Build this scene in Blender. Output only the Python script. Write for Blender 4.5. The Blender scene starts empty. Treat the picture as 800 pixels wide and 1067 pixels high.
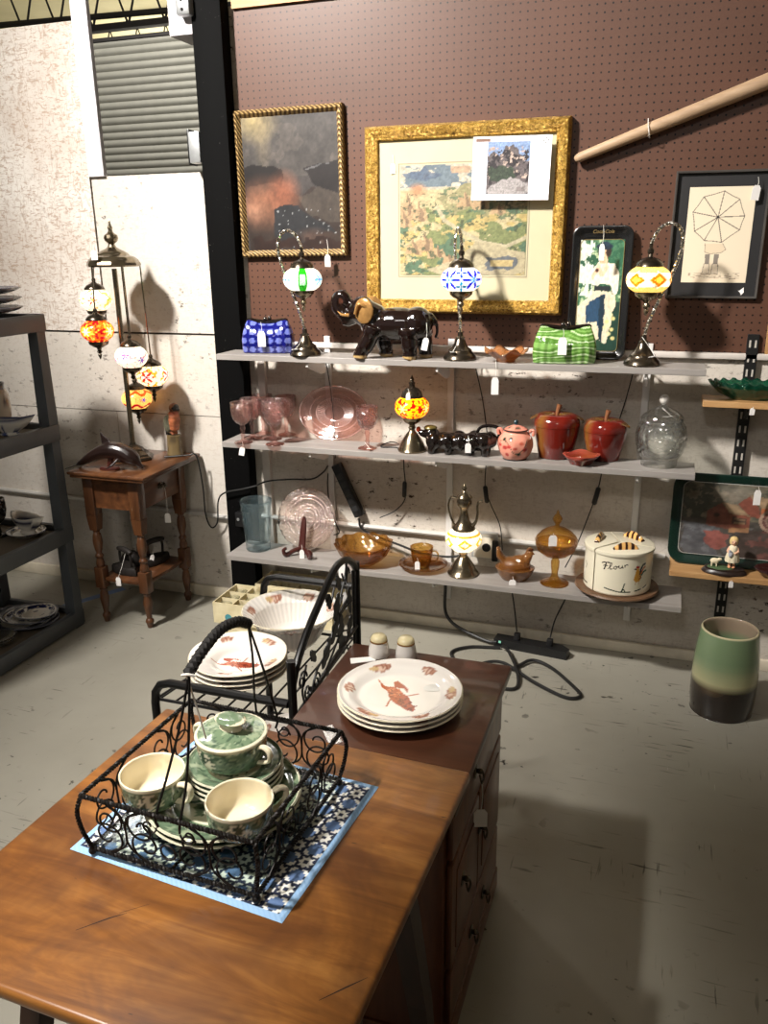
import bpy, bmesh, math, random
import numpy as np
from math import sin, cos, pi, radians, sqrt, atan2
from mathutils import Vector, Matrix
random.seed(7)
SC = bpy.context.scene
COL = SC.collection
V3 = Vector

# ---------------------------------------------------------------- colours
def lin(c):
    return tuple(((x/12.92) if x <= .04045 else ((x+.055)/1.055)**2.4) for x in [v/255. for v in c])
def linn(a):
    a = np.clip(np.asarray(a, float)/255., 0, 1)
    return np.where(a <= .04045, a/12.92, ((a+.055)/1.055)**2.4)

# ---------------------------------------------------------------- materials
class NT:
    def __init__(s, name):
        s.m = bpy.data.materials.new(name); s.m.use_nodes = True
        s.t = s.m.node_tree; s.t.nodes.clear()
        s.out = s.n('ShaderNodeOutputMaterial')
    def n(s, typ, **kw):
        nd = s.t.nodes.new(typ)
        for k, v in kw.items():
            if k.startswith('i_'): nd.inputs[k[2:].replace('_', ' ')].default_value = v
            else: setattr(nd, k, v)
        return nd
    def l(s, a, b): s.t.links.new(a, b)
    def coord(s, scale=(1, 1, 1), rot=(0, 0, 0), kind='Object', loc=(0, 0, 0)):
        tc = s.n('ShaderNodeTexCoord'); mp = s.n('ShaderNodeMapping')
        mp.inputs['Scale'].default_value = scale; mp.inputs['Rotation'].default_value = rot; mp.inputs['Location'].default_value = loc
        s.l(tc.outputs[kind], mp.inputs['Vector']); return mp.outputs['Vector']
    def noise(s, vec, scale, detail=4, rough=.55, dist=0):
        nd = s.n('ShaderNodeTexNoise'); nd.inputs['Scale'].default_value = scale
        nd.inputs['Detail'].default_value = detail; nd.inputs['Roughness'].default_value = rough; nd.inputs['Distortion'].default_value = dist
        s.l(vec, nd.inputs['Vector']); return nd.outputs['Fac']
    def ramp(s, fac, stops, interp='LINEAR'):
        nd = s.n('ShaderNodeValToRGB'); cr = nd.color_ramp; cr.interpolation = interp
        while len(cr.elements) < len(stops): cr.elements.new(.5)
        for e, (p, c) in zip(cr.elements, stops): e.position = p; e.color = (*c, 1)
        s.l(fac, nd.inputs['Fac']); return nd.outputs['Color']
    def mix(s, fac, a, b, mode='MIX'):
        nd = s.n('ShaderNodeMix', data_type='RGBA', blend_type=mode)
        for k, v in ((0, fac), (6, a), (7, b)):
            if hasattr(v, 'links'): s.l(v, nd.inputs[k])
            else: nd.inputs[k].default_value = v if k == 0 else (*v, 1)
        return nd.outputs[2]
    def math(s, op, a, b=0.0, c=0.0):
        nd = s.n('ShaderNodeMath', operation=op)
        for k, v in enumerate((a, b, c)):
            if hasattr(v, 'links'): s.l(v, nd.inputs[k])
            else: nd.inputs[k].default_value = v
        return nd.outputs[0]
    def bsdf(s, color, rough=.5, metal=0., bump=None, spec=.5, coat=0., emis=None, estr=0.):
        b = s.n('ShaderNodeBsdfPrincipled')
        for k, v in (('Base Color', color), ('Roughness', rough), ('Metallic', metal), ('Specular IOR Level', spec), ('Coat Weight', coat)):
            if hasattr(v, 'links'): s.l(v, b.inputs[k])
            else: b.inputs[k].default_value = (*v, 1) if k == 'Base Color' else v
        if coat: b.inputs['Coat Roughness'].default_value = .05
        if emis is not None:
            if hasattr(emis, 'links'): s.l(emis, b.inputs['Emission Color'])
            else: b.inputs['Emission Color'].default_value = (*emis, 1)
            b.inputs['Emission Strength'].default_value = estr
        if bump:
            h, st, d = bump; bn = s.n('ShaderNodeBump'); bn.inputs['Strength'].default_value = st; bn.inputs['Distance'].default_value = d
            s.l(h, bn.inputs['Height']); s.l(bn.outputs['Normal'], b.inputs['Normal'])
        s.l(b.outputs['BSDF'], s.out.inputs['Surface']); return b

def plain(name, rgb, rough=.5, metal=0., var=.12, scale=12., bump=0., bscale=60., coat=0., spec=.5):
    t = NT(name); c = lin(rgb); v = t.coord()
    f = t.noise(v, scale, 3)
    col = t.ramp(f, [(.3, tuple(x*(1-var) for x in c)), (.7, tuple(min(1, x*(1+var)) for x in c))])
    bp = (t.noise(v, bscale, 3), bump, .003) if bump else None
    t.bsdf(col, rough, metal, bp, spec, coat); return t.m

def wood(name, dark, mid, light, axis='X', scale=9., rough=.42, coat=.15, stretch=9., blot=None):
    t = NT(name)
    sc = {'X': (1, stretch, stretch), 'Y': (stretch, 1, stretch), 'Z': (stretch, stretch, 1)}[axis]
    v = t.coord(sc); f = t.noise(v, scale*.35, 6, .62, .6)
    col = t.ramp(f, [(.28, lin(dark)), (.5, lin(mid)), (.72, lin(light))])
    v2 = t.coord(); f2 = t.noise(v2, 3.2, 4)
    col = t.mix(t.ramp(f2, [(.35, (.0,)*3), (.7, (.55,)*3)]), col, lin(blot or dark))
    t.bsdf(col, rough, 0, (f, .08, .002), .4, coat); return t.m

def vcol(name, rough=.5, metal=0., coat=0., emis=0., bump=None, spec=.5):
    t = NT(name); a = t.n('ShaderNodeAttribute', attribute_name='Col')
    bp = (t.noise(t.coord(), bump[0], 3), bump[1], .003) if bump else None
    t.bsdf(a.outputs['Color'], rough, metal, bp, spec, coat, a.outputs['Color'] if emis else None, emis); return t.m

def glass(name, tint, body=.2, gloss=.06, bscale=0., bstr=0., dens=1., bodyc=None, cell=False, refl=1.):
    t = NT(name); tc = lin(tint); tt = tuple(x**dens for x in tc)
    tr = t.n('ShaderNodeBsdfTransparent')
    bd = t.n('ShaderNodeBsdfPrincipled'); bd.inputs['Base Color'].default_value = (*lin(bodyc or tint), 1); bd.inputs['Roughness'].default_value = .15
    gl = t.n('ShaderNodeBsdfGlossy'); gl.inputs['Roughness'].default_value = gloss
    lw = t.n('ShaderNodeLayerWeight'); lw.inputs['Blend'].default_value = .5
    ed = t.math('POWER', lw.outputs['Facing'], 1.8)
    t.l(t.mix(ed, tuple(x**.5 for x in tt), tuple((x**1.9)*.80 for x in tt)), tr.inputs['Color'])
    fo = t.math('MULTIPLY_ADD', t.math('POWER', lw.outputs['Facing'], 3.0), .55*refl, .06*refl)
    m1 = t.n('ShaderNodeMixShader'); m1.inputs[0].default_value = body
    m2 = t.n('ShaderNodeMixShader')
    t.l(tr.outputs[0], m1.inputs[1]); t.l(bd.outputs[0], m1.inputs[2])
    t.l(fo, m2.inputs[0]); t.l(m1.outputs[0], m2.inputs[1]); t.l(gl.outputs[0], m2.inputs[2])
    if bstr:
        v = t.coord()
        if cell:
            vo = t.n('ShaderNodeTexVoronoi'); vo.inputs['Scale'].default_value = bscale; t.l(v, vo.inputs['Vector']); h = vo.outputs['Distance']
        else: h = t.noise(v, bscale, 2)
        bn = t.n('ShaderNodeBump'); bn.inputs['Strength'].default_value = bstr; bn.inputs['Distance'].default_value = .006
        t.l(h, bn.inputs['Height'])
        for x in (bd, gl, lw): t.l(bn.outputs['Normal'], x.inputs['Normal'])
    t.l(m2.outputs[0], t.out.inputs['Surface']); return t.m

# ---------------------------------------------------------------- geometry
def catmull(pts, k=6, closed=False):
    P = [V3(p) for p in pts]; n = len(P); out = []
    rng = n if closed else n-1
    for i in range(rng):
        if closed: a, b, c, d = P[(i-1) % n], P[i], P[(i+1) % n], P[(i+2) % n]
        else:
            a = P[i-1] if i > 0 else P[0]*2-P[1]; b = P[i]; c = P[i+1]
            d = P[i+2] if i+2 < n else P[n-1]*2-P[n-2]
        for j in range(k):
            t = j/k
            out.append(.5*((2*b)+(c-a)*t+(2*a-5*b+4*c-d)*t*t+(3*b-a-3*c+d)*t**3))
    if not closed: out.append(P[-1])
    return out

class Geo:
    def __init__(s): s.v = []; s.f = []; s.c = None
    def add(s, vs, fs):
        o = len(s.v); s.v.extend([tuple(p) for p in vs]); s.f.extend([tuple(i+o for i in f) for f in fs]); return s
    def box(s, lo, hi, bev=0., mat=None, seg=2):
        lo, hi = V3(lo), V3(hi)
        if bev:
            bm = bmesh.new(); bmesh.ops.create_cube(bm, size=1)
            for v in bm.verts: v.co = V3([(lo[i]+hi[i])/2+v.co[i]*(hi[i]-lo[i]) for i in range(3)])
            bmesh.ops.bevel(bm, geom=bm.edges[:], offset=min(bev, .49*min(hi-lo)), segments=seg, affect='EDGES', profile=.5)
            bm.verts.index_update(); vs = [v.co.copy() for v in bm.verts]; fs = [[v.index for v in f.verts] for f in bm.faces]; bm.free()
        else:
            vs = [V3((x, y, z)) for x in (lo.x, hi.x) for y in (lo.y, hi.y) for z in (lo.z, hi.z)]
            fs = [(0, 1, 3, 2), (4, 6, 7, 5), (0, 4, 5, 1), (2, 3, 7, 6), (0, 2, 6, 4), (1, 5, 7, 3)]
        if mat is not None: vs = [mat @ v for v in vs]
        return s.add(vs, fs)
    def lathe(s, prof, n=32, c=(0, 0, 0), sx=1., sy=1., wob=None, mat=None, sub=1):
        if sub > 1: prof = [(max(p.x, 0), p.y) for p in catmull([(r, z, 0) for r, z in prof], sub)]
        vs = []; fs = []; m = len(prof)
        for (r, z) in prof:
            r = max(r, 1e-5)
            for k in range(n):
                a = 2*pi*k/n; rr = r; zz = z
                if wob: rr, zz = wob(a, r, z)
                p = V3((c[0]+rr*cos(a)*sx, c[1]+rr*sin(a)*sy, c[2]+zz)); vs.append(mat @ p if mat is not None else p)
        for i in range(m-1):
            for k in range(n):
                k2 = (k+1) % n; fs.append((i*n+k, i*n+k2, (i+1)*n+k2, (i+1)*n+k))
        return s.add(vs, fs)
    def tube(s, pts, r, n=8, closed=False, k=0, cap=True, flat=1.):
        P = [V3(p) for p in pts]
        R = list(r) if hasattr(r, '__len__') else None
        if k:
            if R is not None:
                R = [x.x for x in catmull([(a, 0, 0) for a in R], k, closed)]
            P = catmull(P, k, closed)
        N = len(P); R = R or [r]*N
        T = []
        for i in range(N):
            a = P[(i-1) % N] if (closed or i > 0) else P[i]; b = P[(i+1) % N] if (closed or i < N-1) else P[i]
            d = (b-a); T.append(d.normalized() if d.length > 1e-9 else V3((0, 0, 1)))
        up = V3((0, 0, 1)) if abs(T[0].z) < .9 else V3((0, 1, 0))
        x = T[0].cross(up).normalized(); vs = []; fs = []
        for i in range(N):
            x = (x-T[i]*x.dot(T[i])); x = x.normalized() if x.length > 1e-9 else T[i].orthogonal().normalized()
            y = T[i].cross(x)
            for j in range(n):
                a = 2*pi*j/n; vs.append(P[i]+(x*cos(a)+y*sin(a)*flat)*R[i])
        for i in range(N if closed else N-1):
            i2 = (i+1) % N
            for j in range(n):
                j2 = (j+1) % n; fs.append((i*n+j, i*n+j2, i2*n+j2, i2*n+j))
        if cap and not closed:
            fs.append(tuple(range(n-1, -1, -1))); fs.append(tuple((N-1)*n+j for j in range(n)))
        return s.add(vs, fs)
    def rope(s, pts, R, r, pitch, strands=2, n=5, closed=False):
        P = [V3(p) for p in pts]; 
        if closed: P = P+[P[0]]
        L = [0.]
        for a, b in zip(P, P[1:]): L.append(L[-1]+(b-a).length)
        tot = L[-1]; M = max(6, int(tot/pitch*7)); Q = []; i = 0
        for q in range(M+1):
            d = tot*q/M
            while i < len(P)-2 and L[i+1] < d: i += 1
            t = (d-L[i])/max(1e-9, L[i+1]-L[i]); Q.append(P[i].lerp(P[i+1], t))
        x = None
        for st in range(strands):
            pts2 = []; x = None
            for q in range(M+1):
                T = (Q[min(q+1, M)]-Q[max(q-1, 0)]).normalized()
                if x is None: x = T.orthogonal().normalized()
                x = (x-T*x.dot(T)).normalized(); y = T.cross(x)
                a = 2*pi*(tot*q/M/pitch+st/strands); pts2.append(Q[q]+(x*cos(a)+y*sin(a))*R)
            s.tube(pts2, r, n)
        return s
    def ball(s, c, r, n=16, m=10, mat=None):
        r = r if hasattr(r, '__len__') else (r, r, r); vs = []; fs = []
        for i in range(m+1):
            b = pi*i/m
            for k in range(n):
                a = 2*pi*k/n; rb = max(sin(b), 1e-4)
                p = V3((r[0]*rb*cos(a), r[1]*rb*sin(a), -r[2]*cos(b)))
                if mat is not None: p = mat @ p
                vs.append(p+V3(c))
        for i in range(m):
            for k in range(n):
                k2 = (k+1) % n; fs.append((i*n+k, i*n+k2, (i+1)*n+k2, (i+1)*n+k))
        return s.add(vs, fs)
    def prism(s, poly, z0, z1, mat=None):
        n = len(poly); vs = [V3((x, y, z0)) for x, y in poly]+[V3((x, y, z1)) for x, y in poly]
        if mat is not None: vs = [mat @ v for v in vs]
        fs = [tuple(range(n-1, -1, -1)), tuple(range(n, 2*n))]+[(i, (i+1) % n, n+(i+1) % n, n+i) for i in range(n)]
        return s.add(vs, fs)
    def loft(s, rings, cap=True, closed=True):
        n = len(rings[0]); vs = [p for r in rings for p in r]; fs = []
        for i in range(len(rings)-1):
            for j in range(n if closed else n-1):
                j2 = (j+1) % n; fs.append((i*n+j, i*n+j2, (i+1)*n+j2, (i+1)*n+j))
        if cap: fs.append(tuple(range(n-1, -1, -1))); fs.append(tuple((len(rings)-1)*n+j for j in range(n)))
        return s.add(vs, fs)
    def frame(s, w, h, prof, mat=None):
        """mitred picture-frame ring centred on origin in the XZ plane; prof: (inset, y) closed loop"""
        rings = []
        for sx, sz in ((-1, -1), (1, -1), (1, 1), (-1, 1)):
            rings.append([V3((sx*(w/2-i), y, sz*(h/2-i))) for i, y in prof])
        if mat is not None: rings = [[mat @ p for p in r] for r in rings]
        n = len(prof); o = [p for r in rings for p in r]
        fs = [(a*n+j, a*n+(j+1) % n, ((a+1) % 4)*n+(j+1) % n, ((a+1) % 4)*n+j) for a in range(4) for j in range(n)]
        return s.add(o, fs)
    def obj(s, name, mat, parent=None, loc=(0, 0, 0), rot=(0, 0, 0), smooth=35, paint=None, label=None):
        me = bpy.data.meshes.new(name); me.from_pydata([tuple(v) for v in s.v], [], s.f); me.validate(); me.update()
        bm = bmesh.new(); bm.from_mesh(me); bmesh.ops.recalc_face_normals(bm, faces=bm.faces[:]); bm.to_mesh(me); bm.free()
        return mesh_obj(name, me, mat, parent, loc, rot, smooth, paint, label)

def mesh_obj(name, me, mat, parent=None, loc=(0, 0, 0), rot=(0, 0, 0), smooth=35, paint=None, label=None):
    if smooth:
        me.polygons.foreach_set('use_smooth', [True]*len(me.polygons))
        if smooth < 179: me.set_sharp_from_angle(angle=radians(smooth))
    if paint is not None:
        n = len(me.vertices); co = np.empty(n*3); me.vertices.foreach_get('co', co); co = co.reshape(-1, 3)
        c = linn(paint(co)) if callable(paint) else paint
        at = me.color_attributes.new('Col', 'FLOAT_COLOR', 'POINT'); at.data.foreach_set('color', np.hstack([c, np.ones((n, 1))]).ravel())
    me.materials.append(mat)
    o = bpy.data.objects.new(name, me); COL.objects.link(o); o.location = loc; o.rotation_euler = rot
    if parent: o.parent = parent
    if label: o['label'] = label
    return o

def remesh(geo, voxel, it=4):
    """fuse overlapping volumes of geo into one continuous surface"""
    me = bpy.data.meshes.new('tmp'); me.from_pydata([tuple(v) for v in geo.v], [], geo.f)
    bm = bmesh.new(); bm.from_mesh(me); bmesh.ops.recalc_face_normals(bm, faces=bm.faces[:]); bm.to_mesh(me); bm.free()
    o = bpy.data.objects.new('tmp', me); COL.objects.link(o)
    r = o.modifiers.new('r', 'REMESH'); r.mode = 'VOXEL'; r.voxel_size = voxel
    sm = o.modifiers.new('s', 'SMOOTH'); sm.factor = .5; sm.iterations = it
    dg = bpy.context.evaluated_depsgraph_get(); dg.update()
    m2 = bpy.data.meshes.new_from_object(o.evaluated_get(dg)); bpy.data.objects.remove(o); bpy.data.meshes.remove(me); m2.materials.clear(); return m2

def grid_panel(name, w, h, nx, nz, paint, mat, parent=None, loc=(0, 0, 0), rot=(0, 0, 0), label=None):
    """flat painted panel in the XZ plane facing -Y, lower-left corner at origin; paint(u, v) -> rgb 0-255"""
    us, vs = np.meshgrid(np.linspace(0, 1, nx+1), np.linspace(0, 1, nz+1)); us = us.ravel(); vs = vs.ravel()
    me = bpy.data.meshes.new(name)
    f = [(j*(nx+1)+i, j*(nx+1)+i+1, (j+1)*(nx+1)+i+1, (j+1)*(nx+1)+i) for j in range(nz) for i in range(nx)]
    me.from_pydata(np.stack([us*w, us*0, vs*h], 1).tolist(), [], f); me.update()
    return mesh_obj(name, me, mat, parent, loc, rot, 0, linn(paint(us, vs)), label)

# ---------------------------------------------------------------- painting helpers (numpy)
def hsh(i, j, s):
    x = np.sin(i*127.1+j*311.7+s*74.7)*43758.5453; return x-np.floor(x)
def vn(x, y, s=0):
    i, j = np.floor(x), np.floor(y); a, b = x-i, y-j; a = a*a*(3-2*a); b = b*b*(3-2*b)
    return (hsh(i, j, s)*(1-a)+hsh(i+1, j, s)*a)*(1-b)+(hsh(i, j+1, s)*(1-a)+hsh(i+1, j+1, s)*a)*b
def fbm(x, y, s=0, o=4):
    r = 0; a = .5; t = 0
    for k in range(o): r = r+a*vn(x*2**k, y*2**k, s+k); t += a; a *= .55
    return r/t
def inpoly(x, y, poly):
    ins = np.zeros(x.shape, bool); n = len(poly)
    for i in range(n):
        x1, y1 = poly[i]; x2, y2 = poly[(i+1) % n]
        if y1 == y2: continue
        c = ((y1 > y) != (y2 > y)) & (x < (x2-x1)*(y-y1)/(y2-y1)+x1); ins ^= c
    return ins
def segd(x, y, a, b):
    dx, dy = b[0]-a[0], b[1]-a[1]; t = np.clip(((x-a[0])*dx+(y-a[1])*dy)/(dx*dx+dy*dy+1e-12), 0, 1)
    return np.hypot(x-a[0]-t*dx, y-a[1]-t*dy)
def lined(x, y, pts):
    d = segd(x, y, pts[0], pts[1])
    for a, b in zip(pts[1:], pts[2:]): d = np.minimum(d, segd(x, y, a, b))
    return d
class Paint:
    def __init__(s, x, y, base): s.x = x; s.y = y; s.c = np.tile(np.array(base, float), (len(x), 1))
    def put(s, mask, col, a=1.):
        m = (np.asarray(mask, float)*a)[:, None]; col = np.asarray(col, float); s.c = s.c*(1-m)+col*m; return s
    def poly(s, p, col, a=1., wob=0., ws=20.):
        x, y = s.x, s.y
        if wob: x = x+wob*(vn(s.x*ws, s.y*ws, 3)-.5)*2; y = y+wob*(vn(s.x*ws, s.y*ws, 9)-.5)*2
        return s.put(inpoly(x, y, p), col, a)
    def blob(s, cx, cy, rx, ry, col, a=1., soft=.3):
        d = np.hypot((s.x-cx)/rx, (s.y-cy)/ry); return s.put(np.clip((1+soft-d)/(2*soft+1e-6), 0, 1), col, a)
    def line(s, pts, w, col, a=1.): return s.put(lined(s.x, s.y, pts) < w, col, a)
    def tex(s, amt, sc, seed=0):
        s.c = s.c*(1+amt*(fbm(s.x*sc, s.y*sc, seed)-.5)*2)[:, None]; return s

# ---------------------------------------------------------------- things
def thing(name, label, cat, loc=(0, 0, 0), rz=0., group=None, rot=None):
    o = bpy.data.objects.new(name, None); COL.objects.link(o); o.empty_display_size = .05
    o.location = loc; o.rotation_euler = rot if rot else (0, 0, rz); tagp(o, label, cat, group); return o
def tagp(o, label, cat, group=None):
    o['label'] = label; o['category'] = cat
    if group: o['group'] = group
    return o
def struct(o): o['kind'] = 'structure'; return o
def dup(root, loc, rz=None, label=None):
    def cp(o, par):
        c = o.copy(); COL.objects.link(c); c.parent = par
        for ch in list(o.children): cp(ch, c)
        return c
    r = cp(root, None); r.location = loc
    if rz is not None: r.rotation_euler = (0, 0, rz)
    if label: r['label'] = label
    return r
def price_tag(root, top, drop=.05, w=.021, h=.036, yaw=.3, tilt=0., lie=None, side=0., fwd=0.):
    """white paper tag on a string; top is a world point on the thing"""
    inv = (Matrix.Translation(root.location) @ root.rotation_euler.to_matrix().to_4x4()).inverted()
    R = Matrix.Rotation(yaw, 4, 'Z') @ Matrix.Rotation(tilt, 4, 'Y')
    c = V3(top)+V3((side, -fwd, -drop))
    if lie is not None: c = V3(lie); R = Matrix.Rotation(yaw, 4, 'Z') @ Matrix.Rotation(radians(78), 4, 'X')
    M4 = inv @ Matrix.Translation(c) @ R
    poly = [(-w/2, -h), (w/2, -h), (w/2, -h*.2), (w*.28, 0), (-w*.28, 0), (-w/2, -h*.2)]
    g = Geo().prism(poly, -.0006, .0006, M4 @ Matrix.Rotation(radians(90), 4, 'X'))
    t = g.obj('price_tag', MT['tag'], root, smooth=0)
    a = inv @ V3(top); b = M4 @ V3((0, 0, -h*.1)); m = (a+b)/2+V3((.003, 0, -.002))
    Geo().tube([a, m, b], .0009, 5, k=4).obj('string', MT['string'], t)
    return t
MT = {}
WY = 3.17
# ---------------------------------------------------------------- camera
def make_camera():
    f, pitch, yaw, roll = 860.745, radians(17.758), radians(18.862), radians(-.688)
    fw0 = V3((-sin(yaw), cos(yaw), 0)); r0 = V3((cos(yaw), sin(yaw), 0))
    fwd = fw0*cos(pitch)+V3((0, 0, -sin(pitch))); up = r0.cross(fwd)
    r = r0*cos(roll)+up*sin(roll); u = -r0*sin(roll)+up*cos(roll)
    cd = bpy.data.cameras.new('camera'); cd.sensor_fit = 'VERTICAL'; cd.sensor_height = 36; cd.lens = f/1067*36; cd.clip_start = .05; cd.clip_end = 60
    o = bpy.data.objects.new('camera', cd); COL.objects.link(o)
    m = Matrix((r, u, -fwd)).transposed().to_4x4(); m.translation = V3((0, 0, 1.57)); o.matrix_world = m
    SC.camera = o
make_camera()

# ---------------------------------------------------------------- surface materials
def osb_mat(name, base, stain, amt, fleck):
    t = NT(name); v = t.coord((1, 1, 1)); n1 = t.noise(v, 2.6, 5, .6)
    c = t.mix(t.ramp(n1, [(.42, (0,)*3), (.70, (amt*.55,)*3)]), lin(base), lin(stain))
    st = t.noise(t.coord((14, 1, 40), (0, radians(35), 0)), 2.2, 4, .6, 1.2)
    c = t.mix(t.ramp(st, [(.52, (0,)*3), (.62, (amt,)*3)]), c, lin(stain))
    st3 = t.noise(t.coord((40, 1, 12), (0, radians(-25), 0)), 2.0, 4, .6, 1.2)
    c = t.mix(t.ramp(st3, [(.54, (0,)*3), (.64, (amt*.8,)*3)]), c, lin(stain))
    n2 = t.noise(t.coord((26, 1, 44)), 1., 5, .7); n3 = t.noise(v, 1.7, 3)
    fl = t.math('MULTIPLY', t.ramp(n2, [(.585, (0,)*3), (.655, (1,)*3)]), t.ramp(n3, [(.40, (.0,)*3), (.62, (fleck,)*3)]))
    c = t.mix(fl, c, lin((62, 48, 40)))
    t.bsdf(c, .75, 0, (st, .25, .003), .3); return t.m
MT['osb'] = osb_mat('white_washed_board', (218, 212, 204), (168, 146, 128), .8, .3)
MT['wallboard'] = osb_mat('white_painted_board', (204, 197, 187), (178, 162, 146), .26, .8)
MT['wallboard2'] = osb_mat('scuffed_painted_board', (198, 190, 179), (156, 142, 128), .3, 1.)

def peg_mat():
    t = NT('brown_pegboard'); v = t.coord(); sp = t.n('ShaderNodeSeparateXYZ'); t.l(v, sp.inputs[0])
    def fr(o): return t.math('SUBTRACT', t.math('FRACT', t.math('DIVIDE', o, .0254)), .5)
    a, b = fr(sp.outputs['X']), fr(sp.outputs['Z'])
    d = t.math('SQRT', t.math('ADD', t.math('MULTIPLY', a, a), t.math('MULTIPLY', b, b)))
    hole = t.math('LESS_THAN', d, .125)
    base = t.ramp(t.noise(v, 3.5, 3), [(.3, lin((80, 54, 42))), (.7, lin((88, 59, 46)))])
    base = t.mix(t.ramp(t.noise(v, 180, 2), [(.3, (0,)*3), (.8, (.25,)*3)]), base, lin((102, 72, 58)))
    t.bsdf(t.mix(hole, base, lin((14, 8, 6))), .42, 0, None, .35); return t.m
MT['peg'] = peg_mat()

def floor_mat():
    t = NT('painted_concrete'); v = t.coord()
    c = t.ramp(t.noise(v, 1.1, 5, .6), [(.3, lin((140, 136, 124))), (.7, lin((162, 158, 146)))])
    big = t.noise(t.coord(loc=(3, 1, 0)), .55, 2)
    c = t.mix(t.ramp(big, [(.45, (0,)*3), (.75, (.4,)*3)]), c, lin((120, 114, 100)))
    def scuff(sc, rot, th, th2, mask_s, col, amt, lo=.5):
        n = t.noise(t.coord(sc, (0, 0, radians(rot))), 2.4, 3, .5, .3); mk = t.noise(t.coord(loc=(rot, 2, 0)), mask_s, 2)
        return t.math('MULTIPLY', t.ramp(n, [(th, (0,)*3), (th2, (1,)*3)]), t.ramp(mk, [(lo, (0,)*3), (lo+.12, (amt,)*3)])), lin(col)
    for a in ((( 3, 40, 1), 30, .64, .69, 1.6, (52, 46, 40), .9), ((30, 3, 1), 8, .65, .70, 2.0, (48, 42, 38), .9), ((7, 9, 1), 60, .665, .70, 1.3, (38, 33, 30), .95),
              ((14, 16, 1), 12, .68, .715, 2.2, (30, 26, 24), 1.), ((60, 5, 1), 75, .72, .76, 1.4, (196, 192, 180), .5), ((3, 55, 1), -20, .63, .68, 1.1, (66, 60, 52), .8, .54)):
        fac, col = scuff(*a); c = t.mix(fac, c, col)
    r = t.ramp(t.noise(v, 4, 3), [(.3, (.3,)*3), (.7, (.48,)*3)])
    t.bsdf(c, r, 0, (t.noise(v, 30, 3), .06, .004), .45); return t.m
MT['floor'] = floor_mat()
MT['white_trim'] = plain('white_trim', (198, 194, 198), .5, var=.05)
MT['ledge'] = plain('painted_ledge', (206, 198, 190), .5, var=.1)
MT['base'] = plain('painted_baseboard', (206, 196, 176), .6, var=.12)
MT['dark_gap'] = plain('dark_gap', (70, 62, 56), .9)
def post_mat():
    t = NT('black_painted_steel'); v = t.coord()
    f = t.math('MULTIPLY', t.ramp(t.noise(v, 60, 4, .7), [(.66, (0,)*3), (.7, (1,)*3)]), t.ramp(t.noise(v, 5, 2), [(.5, (0,)*3), (.62, (.8,)*3)]))
    t.bsdf(t.mix(f, lin((7, 7, 7)), lin((120, 116, 110))), .75, 0, (t.noise(v, 9, 3), .2, .004), .08); return t.m
MT['post'] = post_mat()
MT['shelf_board'] = wood('grey_laminate', (132, 126, 121), (146, 140, 135), (158, 152, 147), 'X', 8, .45, .1, 14, (138, 132, 126))
MT['pine'] = wood('pine_board', (150, 112, 70), (182, 140, 92), (204, 164, 114), 'X', 6, .5, .1, 10, (164, 122, 78))
MT['shutter'] = plain('grey_shutter_steel', (140, 138, 128), .5, .2, .05)
MT['deck'] = plain('cream_roof_deck', (206, 196, 158), .8, 0, .06, 2)
MT['truss'] = plain('dark_steel_joist', (34, 31, 30), .6)
MT['galv'] = plain('galvanised_metal', (190, 192, 192), .35, .7, .1, 30)
MT['tag'] = plain('white_card_tag', (244, 240, 236), .7, var=.02)
MT['string'] = plain('white_thread', (226, 222, 214), .8)
MT['black_plastic'] = plain('black_plastic', (20, 20, 21), .4)
MT['cable'] = plain('black_cable', (24, 23, 22), .5)
MT['pipe'] = plain('painted_conduit', (206, 202, 196), .35, .3, .1)

# ---------------------------------------------------------------- the setting
struct(Geo().box((-22, -4, -.05), (8, 27, 0)).obj('floor', MT['floor'], smooth=0))
struct(Geo().box((-22, -4, 4.6), (8, 27, 4.7)).obj('ceiling', MT['deck'], smooth=0))
g = Geo()
for lo, hi in (((-5.5, .0), (-2.378, .864)), ((-2.375, .0), (-1.70, .864)), ((-5.5, .868), (-1.70, 1.218)), ((-2.375, 1.227), (-1.70, 1.868))):
    g.box((lo[0], WY, lo[1]), (hi[0], WY+.012, hi[1]))
struct(g.obj('wall_back', MT['wallboard'], smooth=0))
struct(Geo().box((-5.5, WY-.003, 1.227), (-2.382, WY+.012, 2.452)).obj('wall_back', MT['osb'], smooth=0))
struct(Geo().box((-1.70, WY, 0), (3.2, WY+.012, 2.44)).obj('wall_back', MT['wallboard2'], smooth=0))
struct(Geo().box((-5.5, WY+.013, 0), (-2.40, WY+.05, 2.43)).box((-2.40, WY+.013, 0), (-1.70, WY+.05, 1.862)).box((-1.70, WY+.013, 0), (3.2, WY+.05, 2.43)).obj('wall_back', MT['dark_gap'], smooth=0))
struct(Geo().box((-1.655, WY-.007, 1.205), (.318, WY-.001, 2.425)).obj('wall_back_pegboard', MT['peg'], smooth=0))
struct(Geo().box((-1.655, WY-.02, 2.426), (.6, WY+.012, 2.468)).obj('trim_1', MT['pine'], smooth=0))
struct(Geo().box((.319, WY-.016, 1.19), (.345, WY-.001, 2.425)).obj('trim_2', MT['pine'], smooth=0))
struct(Geo().box((-1.62, WY-.02, 1.182), (.6, WY, 1.204), .004).obj('trim_3', MT['ledge'], smooth=30))
struct(Geo().box((-1.632, WY-.022, 0), (-1.60, WY-.001, 1.181)).obj('trim_4', MT['ledge'], smooth=0))
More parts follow.
